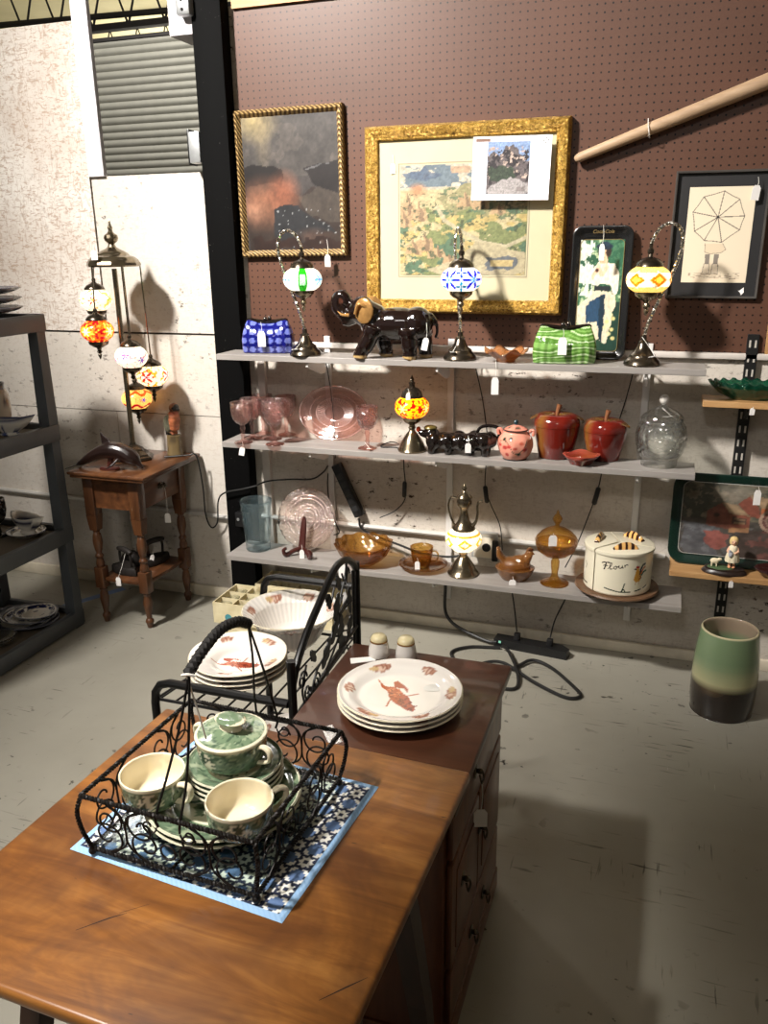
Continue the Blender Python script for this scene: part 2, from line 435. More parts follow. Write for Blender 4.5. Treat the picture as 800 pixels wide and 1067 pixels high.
# baseboard, window opening
struct(Geo().box((-5.5, WY-.018, 0), (-1.77, WY-.001, .055), .004).box((-1.60, WY-.018, 0), (3.2, WY-.001, .045), .004).obj('baseboard_back', MT['base'], smooth=30))
struct(Geo().box((-2.376, WY-.014, 1.868), (-2.300, WY+.008, 2.95)).obj('trim_5', MT['white_trim'], smooth=0))
struct(Geo().box((-1.905, WY-.06, 2.345), (-1.775, WY+.10, 2.80), .006).obj('trim_6', MT['white_trim'], smooth=30))
struct(Geo().box((-5.5, WY-.02, 2.75), (-2.40, WY+.05, 2.80)).obj('trim_7', MT['white_trim'], smooth=0)) if False else None
pc = thing('steel_post', 'square black painted steel post standing against the wall beside the pegboard', 'post', (-1.738, 3.135, 0))
Geo().box((-.063, -.035, .004), (.063, .033, 4.4), .006).obj('post_body', MT['post'], pc, smooth=30)
Geo().box((-.075, -.034, 0), (.075, .034, .004)).obj('base_plate', MT['post'], pc, smooth=0)
eb = thing('junction_box', 'small galvanised electrical box fixed on the side of the black post', 'electrical box', (-1.8295, 3.13, 1.895))
Geo().box((-.024, -.03, 0), (.026, .03, .115), .006).obj('box_body', MT['galv'], eb, smooth=30)
Geo().box((-.032, -.024, -.006), (-.022, .032, .125), .003).obj('back_plate', MT['black_plastic'], eb, smooth=30)
br = thing('hanger_bracket', 'galvanised bracket screwed to the white beam end above the shutter', 'bracket', (-1.815, WY-.105, 2.40))
Geo().box((-.03, 0, 0), (.03, .044, .07), .012).obj('bracket_body', MT['galv'], br, smooth=30)
Geo().ball((0, -.001, .02), (.006, .004, .006)).ball((0, -.001, .05), (.006, .004, .006)).obj('bolt', MT['truss'], br)
struct(Geo().box((-22, 26.9, 0), (8, 27, 4.6)).obj('wall_far_end', MT['wallboard'], smooth=0))
# hall beyond the opening: roller shutter, wall, joists
g = Geo(); prof = []
nsl = 57; pit = .055
for i in range(nsl):
    z = i*pit
    prof += [(z, 0), (z+pit*.25, -.012), (z+pit*.6, -.016), (z+pit*.85, -.006)]
rows = [[V3((x, y, z)) for z, y in prof] for x in (-5.4, -1.2)]
g.loft(rows, cap=False, closed=False)
sh = thing('roller_shutter', 'grey corrugated steel roller shutter far behind the wall opening', 'shutter', (0, 6.2, 0))
g.obj('curtain', MT['shutter'], sh, smooth=60)
Geo().box((-5.5, -.02, 3.125), (-1.1, .3, 3.15)).obj('head_box', MT['truss'], sh, smooth=0)
struct(Geo().box((-9, 6.55, 0), (5, 6.6, 3.15)).obj('wall_far', MT['wallboard'], smooth=0))
for q, (yy, zz) in enumerate(((8.4, 3.78), (10.9, 3.80), (13.4, 3.82))):
    t = thing('roof_joist', ('nearest open-web dark steel roof joist above the wall opening', 'middle open-web dark steel roof joist under the cream roof', 'farthest open-web dark steel roof joist under the cream roof')[q], 'roof joist', (0, yy, zz), group='roof joists')
    Geo().box((-22, -.03, 0), (8, .03, .06)).obj('bottom_chord', MT['truss'], t, smooth=0)
    Geo().box((-22, -.03, .62), (8, .03, .68)).obj('top_chord', MT['truss'], t, smooth=0)
    w = Geo(); x = -21.9
    while x < 0: w.tube([(x, 0, .03), (x+.22, 0, .64), (x+.44, 0, .03)], .014, 6); x += .44
    w.obj('web', MT['truss'], t)
cp = Geo().tube([(-9.9, 8.4, 4.0), (-1.0, 8.4, 3.815)], .03, 8).obj('pipe_run', MT['truss']); tagp(cp, 'thin dark sloping pipe running between the roof joists', 'pipe')
# conduit and pegboard-side boards
for pts, lab in (([(-5.4, 3.1565, .468), (-3.2, 3.1565, .44), (-1.81, 3.1565, .407)], 'thin painted metal conduit on the wall behind the side table'), ([(-1.655, 3.1565, .432), (-.695, 3.1565, .427)], 'thin painted metal conduit on the wall between post and outlet box'), ([(-.588, 3.1565, .427), (.06, 3.1565, .424)], 'thin painted metal conduit on the wall behind the flour canister')):
    o = Geo().tube(pts, .011, 8, k=4).obj('conduit_pipe', MT['pipe']); tagp(o, lab, 'conduit')
o = Geo().box((-.02, -.45, 0), (.02, .45, .0012)).obj('floor_tape', plain('blue_floor_tape', (112, 134, 176), .6), None, (-2.62, 2.72, .0), (0, 0, radians(-28)), 0); tagp(o, 'strip of blue tape stuck to the floor beneath the grey shelving', 'tape')

struct(Geo().box((-.38, -.34, 0), (2.6, -.30, 2.3)).obj('added_shade_wall', MT['wallboard2'], smooth=0))  # unseen wall behind the camera, added to keep light off the near floor
o = Geo().box((-2.15, .30, 2.9), (-.9, .99, 3.2), .01).obj('added_shade_box', MT['galv'], smooth=30); struct(o)  # added box out of view overhead; cuts the wall wash off the foreground floor
struct(Geo().box((-1.085, .36, 2.10), (-.45, 1.06, 2.13), .003).obj('added_shade_board', MT['wallboard2'], smooth=0))  # out-of-view board added to shade the floor beside the table
# ---------------------------------------------------------------- lights
def area(name, loc, target, size, power, col=(1, .955, .90), sy=None, spread=180):
    ld = bpy.data.lights.new(name, 'AREA'); ld.energy = power; ld.color = col; ld.shape = 'RECTANGLE'; ld.size = size; ld.size_y = sy or size; ld.spread = radians(spread)
    o = bpy.data.objects.new(name, ld); COL.objects.link(o); o.location = loc
    o.rotation_euler = (V3(target)-V3(loc)).to_track_quat('-Z', 'Y').to_euler(); return o
area('wall_wash_light', (-2.6, .55, 3.9), (-.95, 3.15, 1.4), .36, 88, sy=.34, spread=74)
area('aisle_light', (-1.5, .42, 2.86), (-.86, .98, .65), .15, 14, sy=.2, spread=64)
area('hall_light', (-.6, -2.2, 4.0), (-.4, 2.5, 0), .7, 30, sy=.4)
area('added_roof_fill', (-6, 13, 2.6), (-6, 13.2, 5), 4.0, 380, (1, .95, .82), sy=4.)  # unseen upward fill added to brighten the roof deck
area('shutter_light', (-3.5, 4.6, 4.2), (-3.4, 6.2, 1.9), .8, 120, (1, .97, .92), sy=.5)
w = bpy.data.worlds.new('world'); SC.world = w; w.use_nodes = True
w.node_tree.nodes['Background'].inputs[0].default_value = (1, .95, .88, 1); w.node_tree.nodes['Background'].inputs[1].default_value = .16
SC.view_settings.view_transform = 'Standard'; SC.view_settings.look = 'None'
# ================================================================ wall shelves
ZT, ZM, ZB = 1.173, .817, .332
MT['std'] = plain('white_slotted_steel', (214, 211, 207), .45, .1, .04)
for nm, z, yf, lab in (('top', ZT, 2.935, 'topmost long grey board shelf, just under the pegboard'), ('mid', ZM, 2.93, 'middle long grey board shelf carrying pink glass and red canisters'), ('bot', ZB, 2.90, 'lowest long grey board shelf carrying amber glass and the flour canister')):
    s = thing('wall_shelf', lab, 'shelf', (-.787, 3.0, z), group='grey wall shelves')
    Geo().box((-.915, yf-3.0, -.022), (.915, .095, 0), .0015).obj('board', MT['shelf_board'], s, smooth=0)
    for bx in (-1.315, -.795, -.062):
        x = bx+.787
        Geo().prism([(yf-3+.012, -.040), (yf-3+.012, -.0225), (.125, -.0225), (.125, -.085), (.08, -.085)], x-.004, x+.004, Matrix(((0, 0, 1, 0), (1, 0, 0, 0), (0, 1, 0, 0), (0, 0, 0, 1)))).obj('bracket', MT['std'], s, smooth=0)
for bx, lab in ((-1.315, 'white slotted shelf standard nearest the black post'), (-.795, 'white slotted shelf standard behind the two middle lamps'), (-.062, 'white slotted shelf standard near the clear lidded jar')):
    g = Geo().box((-.0125, -.014, 0), (.0125, 0, 1.09), .001)
    o = g.obj('shelf_standard', MT['std'], None, (bx, WY-.0, .14), smooth=0); tagp(o, lab, 'bracket rail', 'white shelf standards'); o.location.y = WY-.022 if False else WY
# right-hand pine shelves on black standards
MT['blk_std'] = plain('black_steel', (22, 22, 22), .45, .3)
def slot_mat():
    t = NT('black_double_slotted_steel'); sp = t.n('ShaderNodeSeparateXYZ'); t.l(t.coord(), sp.inputs[0])
    zz = t.math('GREATER_THAN', t.math('FRACT', t.math('DIVIDE', sp.outputs['Z'], .05)), .5)
    xx = t.math('LESS_THAN', t.math('ABSOLUTE', t.math('SUBTRACT', t.math('ABSOLUTE', sp.outputs['X']), .009)), .003)
    t.bsdf(t.mix(t.math('MULTIPLY', zz, xx), lin((22, 22, 22)), lin((186, 180, 170))), .45, .1); return t.m
MT['blk_slot'] = slot_mat()
for z, x0, lab in ((1.06, .13, 'upper short pine shelf carrying the green glass bowl'), (.440, .077, 'lower short pine shelf carrying the mill picture tray')):
    s = thing('pine_shelf', lab, 'shelf', (x0, 3.0, z), group='pine wall shelves')
    Geo().box((0, -.012 if z > 1 else -.025, -.02), (.95, .125, 0), .0015).obj('board', MT['pine'], s, smooth=0)
    Geo().prism([(.0, -.032), (0, -.0205), (.128, -.0205), (.128, -.075), (.1, -.075)], .278-x0-.005, .278-x0+.005, Matrix(((0, 0, 1, 0), (1, 0, 0, 0), (0, 1, 0, 0), (0, 0, 0, 1)))).obj('bracket', MT['blk_std'], s, smooth=0)
    price_tag(s, (.287, 2.988 if z > 1 else 2.973, z-.012), .004, .016, .024, .2)
st = thing('shelf_standard', 'black double-slotted shelf standard holding the pine shelves', 'bracket rail', (.278, WY, .15))
Geo().box((-.019, -.02, 0), (.019, 0, 1.12), .001).obj('rail', MT['blk_slot'], st, smooth=0)

# ================================================================ mosaic lamps
MT['bronze'] = plain('antique_bronze', (138, 126, 106), .22, .95, .25, 25)
MT['bronze_dk'] = plain('dark_antique_bronze', (88, 79, 68), .24, .9, .3, 25)
MT['chrome'] = plain('twisted_chrome', (226, 222, 214), .16, 1., .2, 60)
def mosaic_mat(name, strength):
    t = NT(name); a = t.n('ShaderNodeAttribute', attribute_name='Col'); vo = t.n('ShaderNodeTexVoronoi'); vo.feature = 'DISTANCE_TO_EDGE'; vo.inputs['Scale'].default_value = 90
    t.l(t.coord(), vo.inputs['Vector'])
    k = t.ramp(vo.outputs['Distance'], [(.0, (.35,)*3), (.09, (1,)*3)])
    c = t.mix(1., a.outputs['Color'], k, 'MULTIPLY'); t.bsdf(c, .15, 0, None, .5, 0, c, strength); return t.m
MT['mosaic'] = mosaic_mat('lit_mosaic_glass', 1.45)
MT['mosaic_dim'] = mosaic_mat('warm_lit_mosaic_glass', 1.9)
def globe_paint(style):
    W = (255, 246, 226) if style in ('floral', 'violet', 'pinkstar', 'cream') else (255, 252, 242)
    def f(co):
        x, y, z = co[:, 0], co[:, 1], co[:, 2]; a = np.arctan2(y, x); zz = (z-z.min())/(z.max()-z.min())*2-1
        def star(n, a0, z0, r, sides=6, sharp=.45):
            da = ((a-a0+pi) % (2*pi))-pi; u = da/1.0; v = (zz-z0)*.75; d = np.hypot(u, v); th = np.arctan2(v, u); return d < r*(1-sharp+sharp*np.cos(th*sides))
        P = Paint(a, zz, W)
        if style == 'green':
            for k in range(6):
                a0 = -pi/2+.42+k*pi/3; da = ((a-a0+pi) % (2*pi))-pi
                if k % 2 == 0:
                    P.put((abs(da) < .24), (70, 190, 60)); P.put((abs(da) < .15) & (abs(zz) < .42), (200, 250, 200))
                else: P.put(star(6, a0, 0, .42), (150, 220, 240)); P.put(star(6, a0, 0, .16), (120, 160, 255))
        elif style == 'blue':
            for k in range(5):
                a0 = -pi/2+.24+.63+k*2*pi/5; P.put(star(6, a0, 0, .60), (20, 60, 215)); P.put(star(6, a0, 0, .22), (150, 210, 255))
                P.put(star(4, a0+.63, .5, .3, 4), (30, 110, 235)); P.put(star(4, a0+.63, -.5, .3, 4), (30, 170, 200))
        elif style == 'amber':
            P.put((abs(zz) > .45), (255, 226, 150))
            for k in range(6):
                a0 = -pi/2+.5+k*pi/3; da = abs(((a-a0+pi) % (2*pi))-pi); d = da/.42+abs(zz)/.5
                P.put((d < 1), (240, 165, 40)); P.put((d < .5), (255, 225, 120)); P.put((d > 1) & (d < 1.25), (255, 245, 210))
        elif style == 'fire':
            P.put(zz > -2, (255, 205, 40)); nn = vn(a*5, zz*6, 3); P.put(nn > .66, (210, 40, 30)); P.put(nn < .2, (255, 130, 30))
            for k in range(4):
                a0 = -pi/2-.3+k*pi/2; P.put(star(6, a0, 0, .5), (200, 45, 30)); P.put(star(6, a0, 0, .3), (255, 240, 170))
        elif style == 'cream':
            for k in range(6):
                a0 = -pi/2+.3+k*pi/3; da = abs(((a-a0+pi) % (2*pi))-pi); d = da/.42+abs(zz+.1)/.5
                P.put((d < 1), (250, 205, 90)); P.put(d < .55, (255, 246, 215))
            P.put(abs(zz-.55) < .1, (240, 190, 90))
        elif style == 'floral':
            nn = vn(a*6, zz*5, 8); P.put(nn > .72, (255, 214, 130))
            for k in range(5):
                a0 = -pi/2+.45+k*2*pi/5; P.put(star(6, a0, .05, .32), ((225, 70, 60), (120, 200, 70), (235, 150, 50))[k % 3]); P.put(star(6, a0, .05, .12), (255, 230, 120))
        elif style == 'red':
            P.put(zz > -2, (255, 150, 60)); nn = vn(a*6, zz*6, 5); P.put(nn > .6, (210, 50, 60)); P.put(nn < .25, (250, 215, 120))
            for k in range(4):
                a0 = -pi/2-.1+k*pi/2; P.put(star(8, a0, 0, .5, 8, .2), (255, 200, 90)); P.put(star(6, a0, 0, .3), (255, 250, 225))
        elif style == 'violet':
            for k in range(6):
                a0 = -pi/2+.25+k*pi/3; P.put(star(6, a0, .25*(-1)**k, .3), (120, 70, 190))
            P.put(vn(a*7, zz*6, 2) > .75, (250, 180, 190))
        elif style == 'pinkstar':
            P.put(vn(a*7, zz*6, 4) > .62, (255, 205, 90))
            for k in range(4):
                a0 = -pi/2+.2+k*pi/2; P.put(star(4, a0, 0, .5, 8, .25), (225, 100, 60)); P.put(star(4, a0, 0, .38, 4), (255, 245, 235)); P.put(star(5, a0, 0, .2, 5), (200, 40, 110))
        elif style == 'orange':
            P.put(zz > -2, (255, 214, 140)); P.put(abs(zz+.6-.15*np.cos(a*6)) < .12, (200, 50, 60))
            for k in range(6): P.put(star(6, -pi/2+k*pi/3, .0, .2), (60, 60, 190))
            P.put(abs(zz-.6-.15*np.cos(a*6)) < .12, (240, 130, 40))
        return 255*(P.c/255)**1.7
    return f
def globe(style, r, rz, parent, loc, mat='mosaic', name='mosaic_globe', label=None):
    prof = []
    for k in range(49):
        b = -pi/2+pi*k/48
        prof.append((max(r*abs(cos(b))**.82, r*.55), rz*sin(b)))
    return Geo().lathe(prof, 128).obj(name, MT[mat], parent, loc, paint=globe_paint(style), smooth=180, label=label)
def swan_lamp(loc, rz, style, label, cord, mat='mosaic'):
    t = thing('swan_neck_lamp', label, 'lamp', loc, group='swan-neck mosaic lamps')
    Geo().lathe([(.001, 0), (.060, 0), (.062, .006), (.058, .016), (.052, .022), (.044, .030), (.043, .036), (.030, .046), (.022, .060), (.016, .075), (.018, .080), (.010, .086), (.009, .10), (.001, .102)], 32).obj('lamp_base', MT['bronze_dk'], t, smooth=40)
    R = Matrix.Rotation(rz, 4, 'Z')
    pth = [R @ V3(p) for p in ((0, 0, .095), (-.013, 0, .15), (-.045, 0, .235), (-.082, 0, .33), (-.097, 0, .40), (-.086, 0, .445), (-.056, 0, .462), (-.024, 0, .448), (-.006, 0, .418), (0, 0, .398))]
    Geo().rope(catmull(pth, 8), .0032, .0036, .016).obj('swan_neck', MT['chrome'], t)
    Geo().lathe([(.001, .40), (.006, .398), (.006, .385), (.011, .38), (.011, .37), (.007, .366), (.009, .358), (.030, .35), (.042, .338), (.046, .327), (.043, .325), (.001, .325)], 28).obj('lamp_cap', MT['bronze_dk'], t, smooth=40)
    globe(style, .0735, .047, t, (0, 0, .285), mat)
    Geo().lathe([(.001, .248), (.043, .246), (.040, .232), (.028, .222), (.014, .216), (.008, .208), (.012, .200), (.012, .195), (.005, .188), (.009, .182), (.003, .168), (.001, .166)], 28).obj('finial', MT['bronze'], t, smooth=40)
    if cord:
        Ri = Matrix.Identity(4)
        p = [V3(q)-V3(loc) for q in cord[0]]
        c = Geo().tube(p, .0024, 6, k=8).obj('power_cord', MT['cable'], t)
        for sw in cord[1:]:
            a, b = V3(sw[0])-V3(loc), V3(sw[1])-V3(loc); Geo().tube([a, a.lerp(b, .08), a.lerp(b, .92), b], [.006, .0095, .0095, .006], 8, flat=.7).obj('inline_switch', MT['black_plastic'], c)
    return t
L1 = swan_lamp((-1.335, 2.985, ZT), 0, 'green', 'swan-neck lamp with lit white and green mosaic globe beside the blue glass handbag',
    [[(-1.33, 3.05, ZT+.01), (-1.325, 3.12, ZT+.005), (-1.315, 3.142, 1.12), (-1.30, 3.147, 1.0), (-1.29, 3.149, .86), (-1.285, 3.142, .76), (-1.28, 3.12, .73)]])
price_tag(L1, (-1.33, 2.945, ZT+.07), .0, .03, .035, .3, lie=(-1.35, 2.922, ZT+.03))
L2 = swan_lamp((-.722, 3.0, ZT), radians(-62), 'blue', 'swan-neck lamp with lit white globe patterned in blue stars, in front of the gilt frame',
    [[(-.715, 3.06, ZT+.01), (-.70, 3.12, ZT+.004), (-.695, 3.142, 1.13), (-.665, 3.150, 1.0), (-.64, 3.150, .84), (-.64, 3.14, .79), (-.645, 3.146, .65), (-.62, 3.145, .58), (-.575, 3.12, .50), (-.56, 3.11, .40)], [(-.645, 3.143, .655), (-.635, 3.143, .585)]])
price_tag(L2, (-.72, 2.955, ZT+.08), .0, .02, .035, .1, lie=(-.735, 2.937, ZT+.035))
L3 = swan_lamp((-.08, 3.0, ZT), pi, 'amber', 'swan-neck lamp with lit globe of yellow and orange diamonds, nearest the umbrella drawing',
    [[(-.09, 3.06, ZT+.01), (-.10, 3.12, ZT+.004), (-.11, 3.142, 1.13), (-.135, 3.150, 1.0), (-.175, 3.15, .84), (-.19, 3.14, .79), (-.205, 3.146, .68), (-.225, 3.14, .60), (-.27, 3.128, .45), (-.31, 3.125, .35)], [(-.203, 3.143, .685), (-.218, 3.143, .615)]])
price_tag(L3, (-.085, 2.96, ZT+.10), .0, .018, .06, .5, lie=(-.035, 2.935, ZT+.04))
# small table mosaic lamp
t = thing('mosaic_table_lamp', 'small lit table lamp with yellow and red mosaic globe on the middle shelf', 'lamp', (-.905, 2.995, ZM))
Geo().lathe([(.001, 0), (.054, 0), (.056, .006), (.051, .014), (.045, .032), (.033, .052), (.021, .070), (.013, .078), (.011, .086), (.015, .092), (.011, .097), (.012, .103), (.030, .114), (.040, .127), (.042, .134), (.001, .134)], 32).obj('lamp_base', MT['bronze'], t, smooth=40)
globe('fire', .066, .045, t, (0, 0, .172), 'mosaic_dim')
Geo().lathe([(.041, .205), (.042, .212), (.036, .230), (.024, .243), (.012, .248), (.010, .258), (.013, .264), (.006, .27), (.009, .277), (.003, .288), (.001, .294)], 28).obj('lamp_cap', MT['bronze_dk'], t, smooth=40)
Geo().tube([(-.04, 0, .004), (-.08, .02, .004), (-.125, .01, .004), (-.135, .035, .006), (-.11, .1, .006), (-.085, .145, -.03), (-.08, .15, -.12), (-.075, .15, -.18), (-.078, .15, -.25), (-.12, .14, -.30), (-.18, .125, -.33)], .0024, 6, k=6).obj('power_cord', MT['cable'], t)
c = [x for x in t.children if x.name.startswith('power_cord')][0]
Geo().tube([(-.076, .148, -.17), (-.077, .148, -.176), (-.079, .148, -.232), (-.08, .148, -.238)], [.006, .0095, .0095, .006], 8, flat=.7).obj('inline_switch', MT['black_plastic'], c)
price_tag(t, (-.907, 2.95, ZM+.25), .02, .016, .034, .2)
# teapot lamp
t = thing('ewer_lamp', 'lit mosaic lamp shaped like a metal ewer with spout and handle', 'lamp', (-.692, 2.985, ZB))
Geo().lathe([(.001, 0), (.060, 0), (.062, .008), (.056, .016), (.050, .022), (.046, .036), (.034, .054), (.021, .072), (.015, .080), (.017, .086), (.013, .092), (.016, .098), (.030, .105), (.038, .112), (.001, .112)], 32).obj('lamp_base', MT['bronze'], t, smooth=40)
globe('cream', .071, .045, t, (0, 0, .148))
Geo().lathe([(.040, .180), (.042, .186), (.045, .19), (.043, .198), (.034, .206), (.024, .222), (.017, .245), (.015, .262), (.019, .275), (.028, .285), (.030, .30), (.027, .312), (.031, .316), (.029, .322), (.017, .334), (.008, .340), (.006, .346), (.010, .352), (.008, .360), (.003, .370), (.001, .372)], 28).obj('ewer_body', MT['bronze'], t, smooth=40)
Geo().tube([(-.028, 0, .312), (-.050, 0, .315), (-.062, 0, .285), (-.058, 0, .25), (-.045, 0, .215), (-.036, 0, .203)], .0042, 8, k=6).obj('handle', MT['bronze'], t)
Geo().tube([(.034, 0, .203), (.048, 0, .225), (.053, 0, .255), (.052, 0, .285), (.058, 0, .305), (.072, 0, .308)], [.008, .006, .005, .0045, .0045, .005], 8, k=6).obj('spout', MT['bronze'], t)
# ================================================================ top shelf
MT['vgloss'] = vcol('painted_glaze', .1, 0, .6)
MT['vsatin'] = vcol('painted_satin', .45)
MT['vprint'] = vcol('printed_picture', .35, 0, .3)
MT['vpaper'] = vcol('printed_paper', .85)
MT['black_glaze'] = plain('black_glaze', (20, 14, 12), .08, 0, .2, 10, coat=.8)
def handbag(loc, rz, label, paint, w, h, d):
    t = thing('glass_handbag', label, 'glass handbag', loc, rz)
    rings = []; n = 128
    for k in range(61):
        q = k/60; z = h*q
        ww = w*(.93+.16*sin(pi*min(1, q*.9+.1))**.8-.17*q); dd = d*(.86+.25*sin(pi*q)-.55*q**3)
        if k in (0, 60): ww *= .93; dd *= .85
        sag = lambda u: -.10*h*(1-abs(u)**1.5)*q**2
        ring = []
        for j in range(n):
            a = 2*pi*j/n; ex = .55; cx = abs(cos(a))**ex*(1 if cos(a) >= 0 else -1); sy = abs(sin(a))**ex*(1 if sin(a) >= 0 else -1)
            ring.append(V3((cx*ww/2, sy*dd/2*(1+.04*sin(9*cx*3)), z+sag(cx)+(.008*q*abs(cx)**3))))
        rings.append(ring)
    Geo().loft(rings).obj('bag_body', MT['vgloss'], t, paint=paint, smooth=60)
    fr = [(-w*.40, 0, h*.99), (-w*.36, -.002, h*1.03), (-w*.2, -.002, h*1.0), (0, -.002, h*.965), (w*.2, -.002, h*1.0), (w*.36, -.002, h*1.03), (w*.40, 0, h*.99)]
    g = Geo().tube(fr, [.005, .0075, .008, .008, .008, .0075, .005], 10, k=6)
    f = g.obj('clasp_frame', MT['black_glaze'], t)
    Geo().ball((-.008, -.002, h*1.04), (.009, .009, .012)).ball((.010, -.002, h*1.05), (.008, .008, .013)).obj('clasp', MT['black_glaze'], f)
    return t
def pblue(co):
    P = Paint(co[:, 0], co[:, 2], (14, 18, 98)); nx, nz = .036, .034
    i = np.floor(co[:, 0]/nx); j = np.floor(co[:, 2]/nz); u = co[:, 0]/nx-i-.5; v = co[:, 2]/nz-j-.5
    P.put((abs(u)**3+abs(v)**3 < .035) & (co[:, 2] > .006) & (co[:, 2] < .125), (98, 108, 178)); return P.c
hb = handbag((-1.515, 3.03, ZT), .18, 'cobalt blue glass handbag with pale square spots and black clasp', pblue, .205, .125, .085)
price_tag(hb, (-1.515, 2.972, ZT+.125), .035, .03, .06, .3, lie=None)
def pgreen(co):
    P = Paint(co[:, 0], co[:, 2], (84, 126, 52)); f = co[:, 2]*(1+.0*co[:, 0])-.9*co[:, 0]**2*1.2
    s = np.sin(f*210+9*vn(co[:, 0]*16, co[:, 2]*22, 3)+30*np.abs(co[:, 0])*(co[:, 2]/.12)); P.put(s > .80, (176, 200, 150)); P.put((s > .2) & (s < .5), (78, 120, 44)); P.put(s < -.8, (120, 160, 84)); return P.c
hb = handbag((-.345, 3.0, ZT), .12, 'green glass handbag with wavy pale stripes and black clasp', pgreen, .215, .125, .09)
price_tag(hb, (-.345, 2.936, ZT+.125), .03, .03, .06, .25)
# elephant
g = Geo()
g.ball((.05, 0, .125), (.115, .062, .062)).ball((.125, 0, .128), (.060, .058, .062)).ball((-.035, 0, .125), (.06, .055, .060))
g.tube([(-.03, 0, .14), (-.075, 0, .165), (-.10, 0, .172)], [.055, .052, .046], 14)
g.ball((-.095, 0, .172), (.052, .046, .048)).ball((-.085, 0, .195), (.04, .035, .032))
g.tube(catmull([(-.11, 0, .160), (-.145, 0, .150), (-.168, 0, .165), (-.186, 0, .188), (-.182, 0, .218), (-.160, 0, .226), (-.150, 0, .210), (-.160, 0, .198)], 6), [.034, .031, .029, .028, .027, .0265, .026, .0255, .025, .0245, .024]+[.0235]*14+[.023]*6+[.022]*12, 12)
g.tube([(-.11, 0, .150), (-.145, -.006, .128), (-.165, -.008, .124)], [.026, .016, .006], 10)
for x0, x1, y, zt in ((-.03, -.085, -.034, .12), (-.02, -.005, .036, .11), (.05, .075, .032, .10), (.10, .105, -.036, .11), (.14, .15, .034, .11)):
    if (x0, y) == (.05, .032): continue
    g.tube(catmull([(x0, y, zt), ((x0+x1)/2, y, .06), (x1, y, .02), (x1-.004, y, .001)], 5), [.036]*3+[.031]*5+[.027]*5+[.028]*3, 12)
g.tube([(.17, 0, .16), (.19, .01, .14), (.198, .01, .10), (.192, .005, .075)], [.012, .008, .006, .007], 8, k=4)
def pele(co):
    P = Paint(co[:, 0], co[:, 2], (21, 11, 9)); P.put((co[:, 2] < .012), (170, 140, 92)); P.put((co[:, 0] < -.154) & (co[:, 2] > .190) & (co[:, 2] < .222) & (co[:, 0] > -.172) & (abs(co[:, 1]) < .04) & (np.hypot(co[:, 0]+.166, co[:, 2]-.207) < .012), (70, 40, 30)); return P.c
me = remesh(g, .0042, 5)
el = thing('elephant_figurine', 'glossy dark brown ceramic elephant with raised trunk and gilded ear', 'figurine', (-1.008, 2.985, ZT), .06)
mesh_obj('elephant_body', me, MT['vgloss'], el, paint=pele, smooth=180)
MT['gilt'] = plain('worn_gilt_glaze', (176, 132, 78), .22, .55, .3, 40)
for sy in (-1, 1):
    rings = []
    for q, (dx, rr) in enumerate(((0, .2), (0, .7), (0, .95), (0, 1))):
        pass
    gg = Geo(); M2 = Matrix.Translation((-.062, sy*.050, .176)) @ Matrix.Rotation(sy*radians(14), 4, 'Z')
    gg.ball((0, 0, 0), (.040, .010, .047), 24, 12, M2.to_3x3().to_4x4())
    for i in range(len(gg.v)): gg.v[i] = tuple(V3(gg.v[i])+V3((-.064, sy*.055, .176)))
    gg.tube([(-.096, sy*.062, .165), (-.08, sy*.068, .20), (-.055, sy*.064, .192), (-.04, sy*.058, .178), (-.03, sy*.052, .185)], .006, 8, k=5)
    gg.obj('ear', MT['gilt'], el)
for s in (-1, 1): Geo().tube([(-.13, s*.03, .158), (-.155, s*.036, .160), (-.172, s*.034, .172)], [.007, .005, .002], 8, k=4).obj('tusk', MT['gilt'], el)
price_tag(el, (-.838, 2.955, ZT+.135), .055, .022, .045, .3, .2)
# carnival dish
MT['carnival'] = glass('marigold_carnival_glass', (222, 168, 112), .5, .12, 40, .3, 1., (176, 118, 72))
def ruffle(n, amp, z0):
    def w(a, r, z):
        q = max(0, z-z0); return r*(1+amp*.5*q*12*cos(n*a)), z+amp*q*cos(n*a)*2.2
    return w
t = thing('ruffled_dish', 'small ruffled marigold glass dish on the top shelf with hanging tag', 'dish', (-.548, 2.985, ZT))
Geo().lathe([(.001, .004), (.028, .003), (.030, 0), (.033, .0), (.034, .008), (.045, .016), (.060, .030), (.078, .040), (.076, .042), (.058, .033), (.042, .02), (.028, .012), (.001, .010)], 64, wob=ruffle(6, .14, .008)).obj('dish_bowl', MT['carnival'], t, smooth=180)
price_tag(t, (-.575, 2.93, ZT+.012), .062, .026, .062, .3)

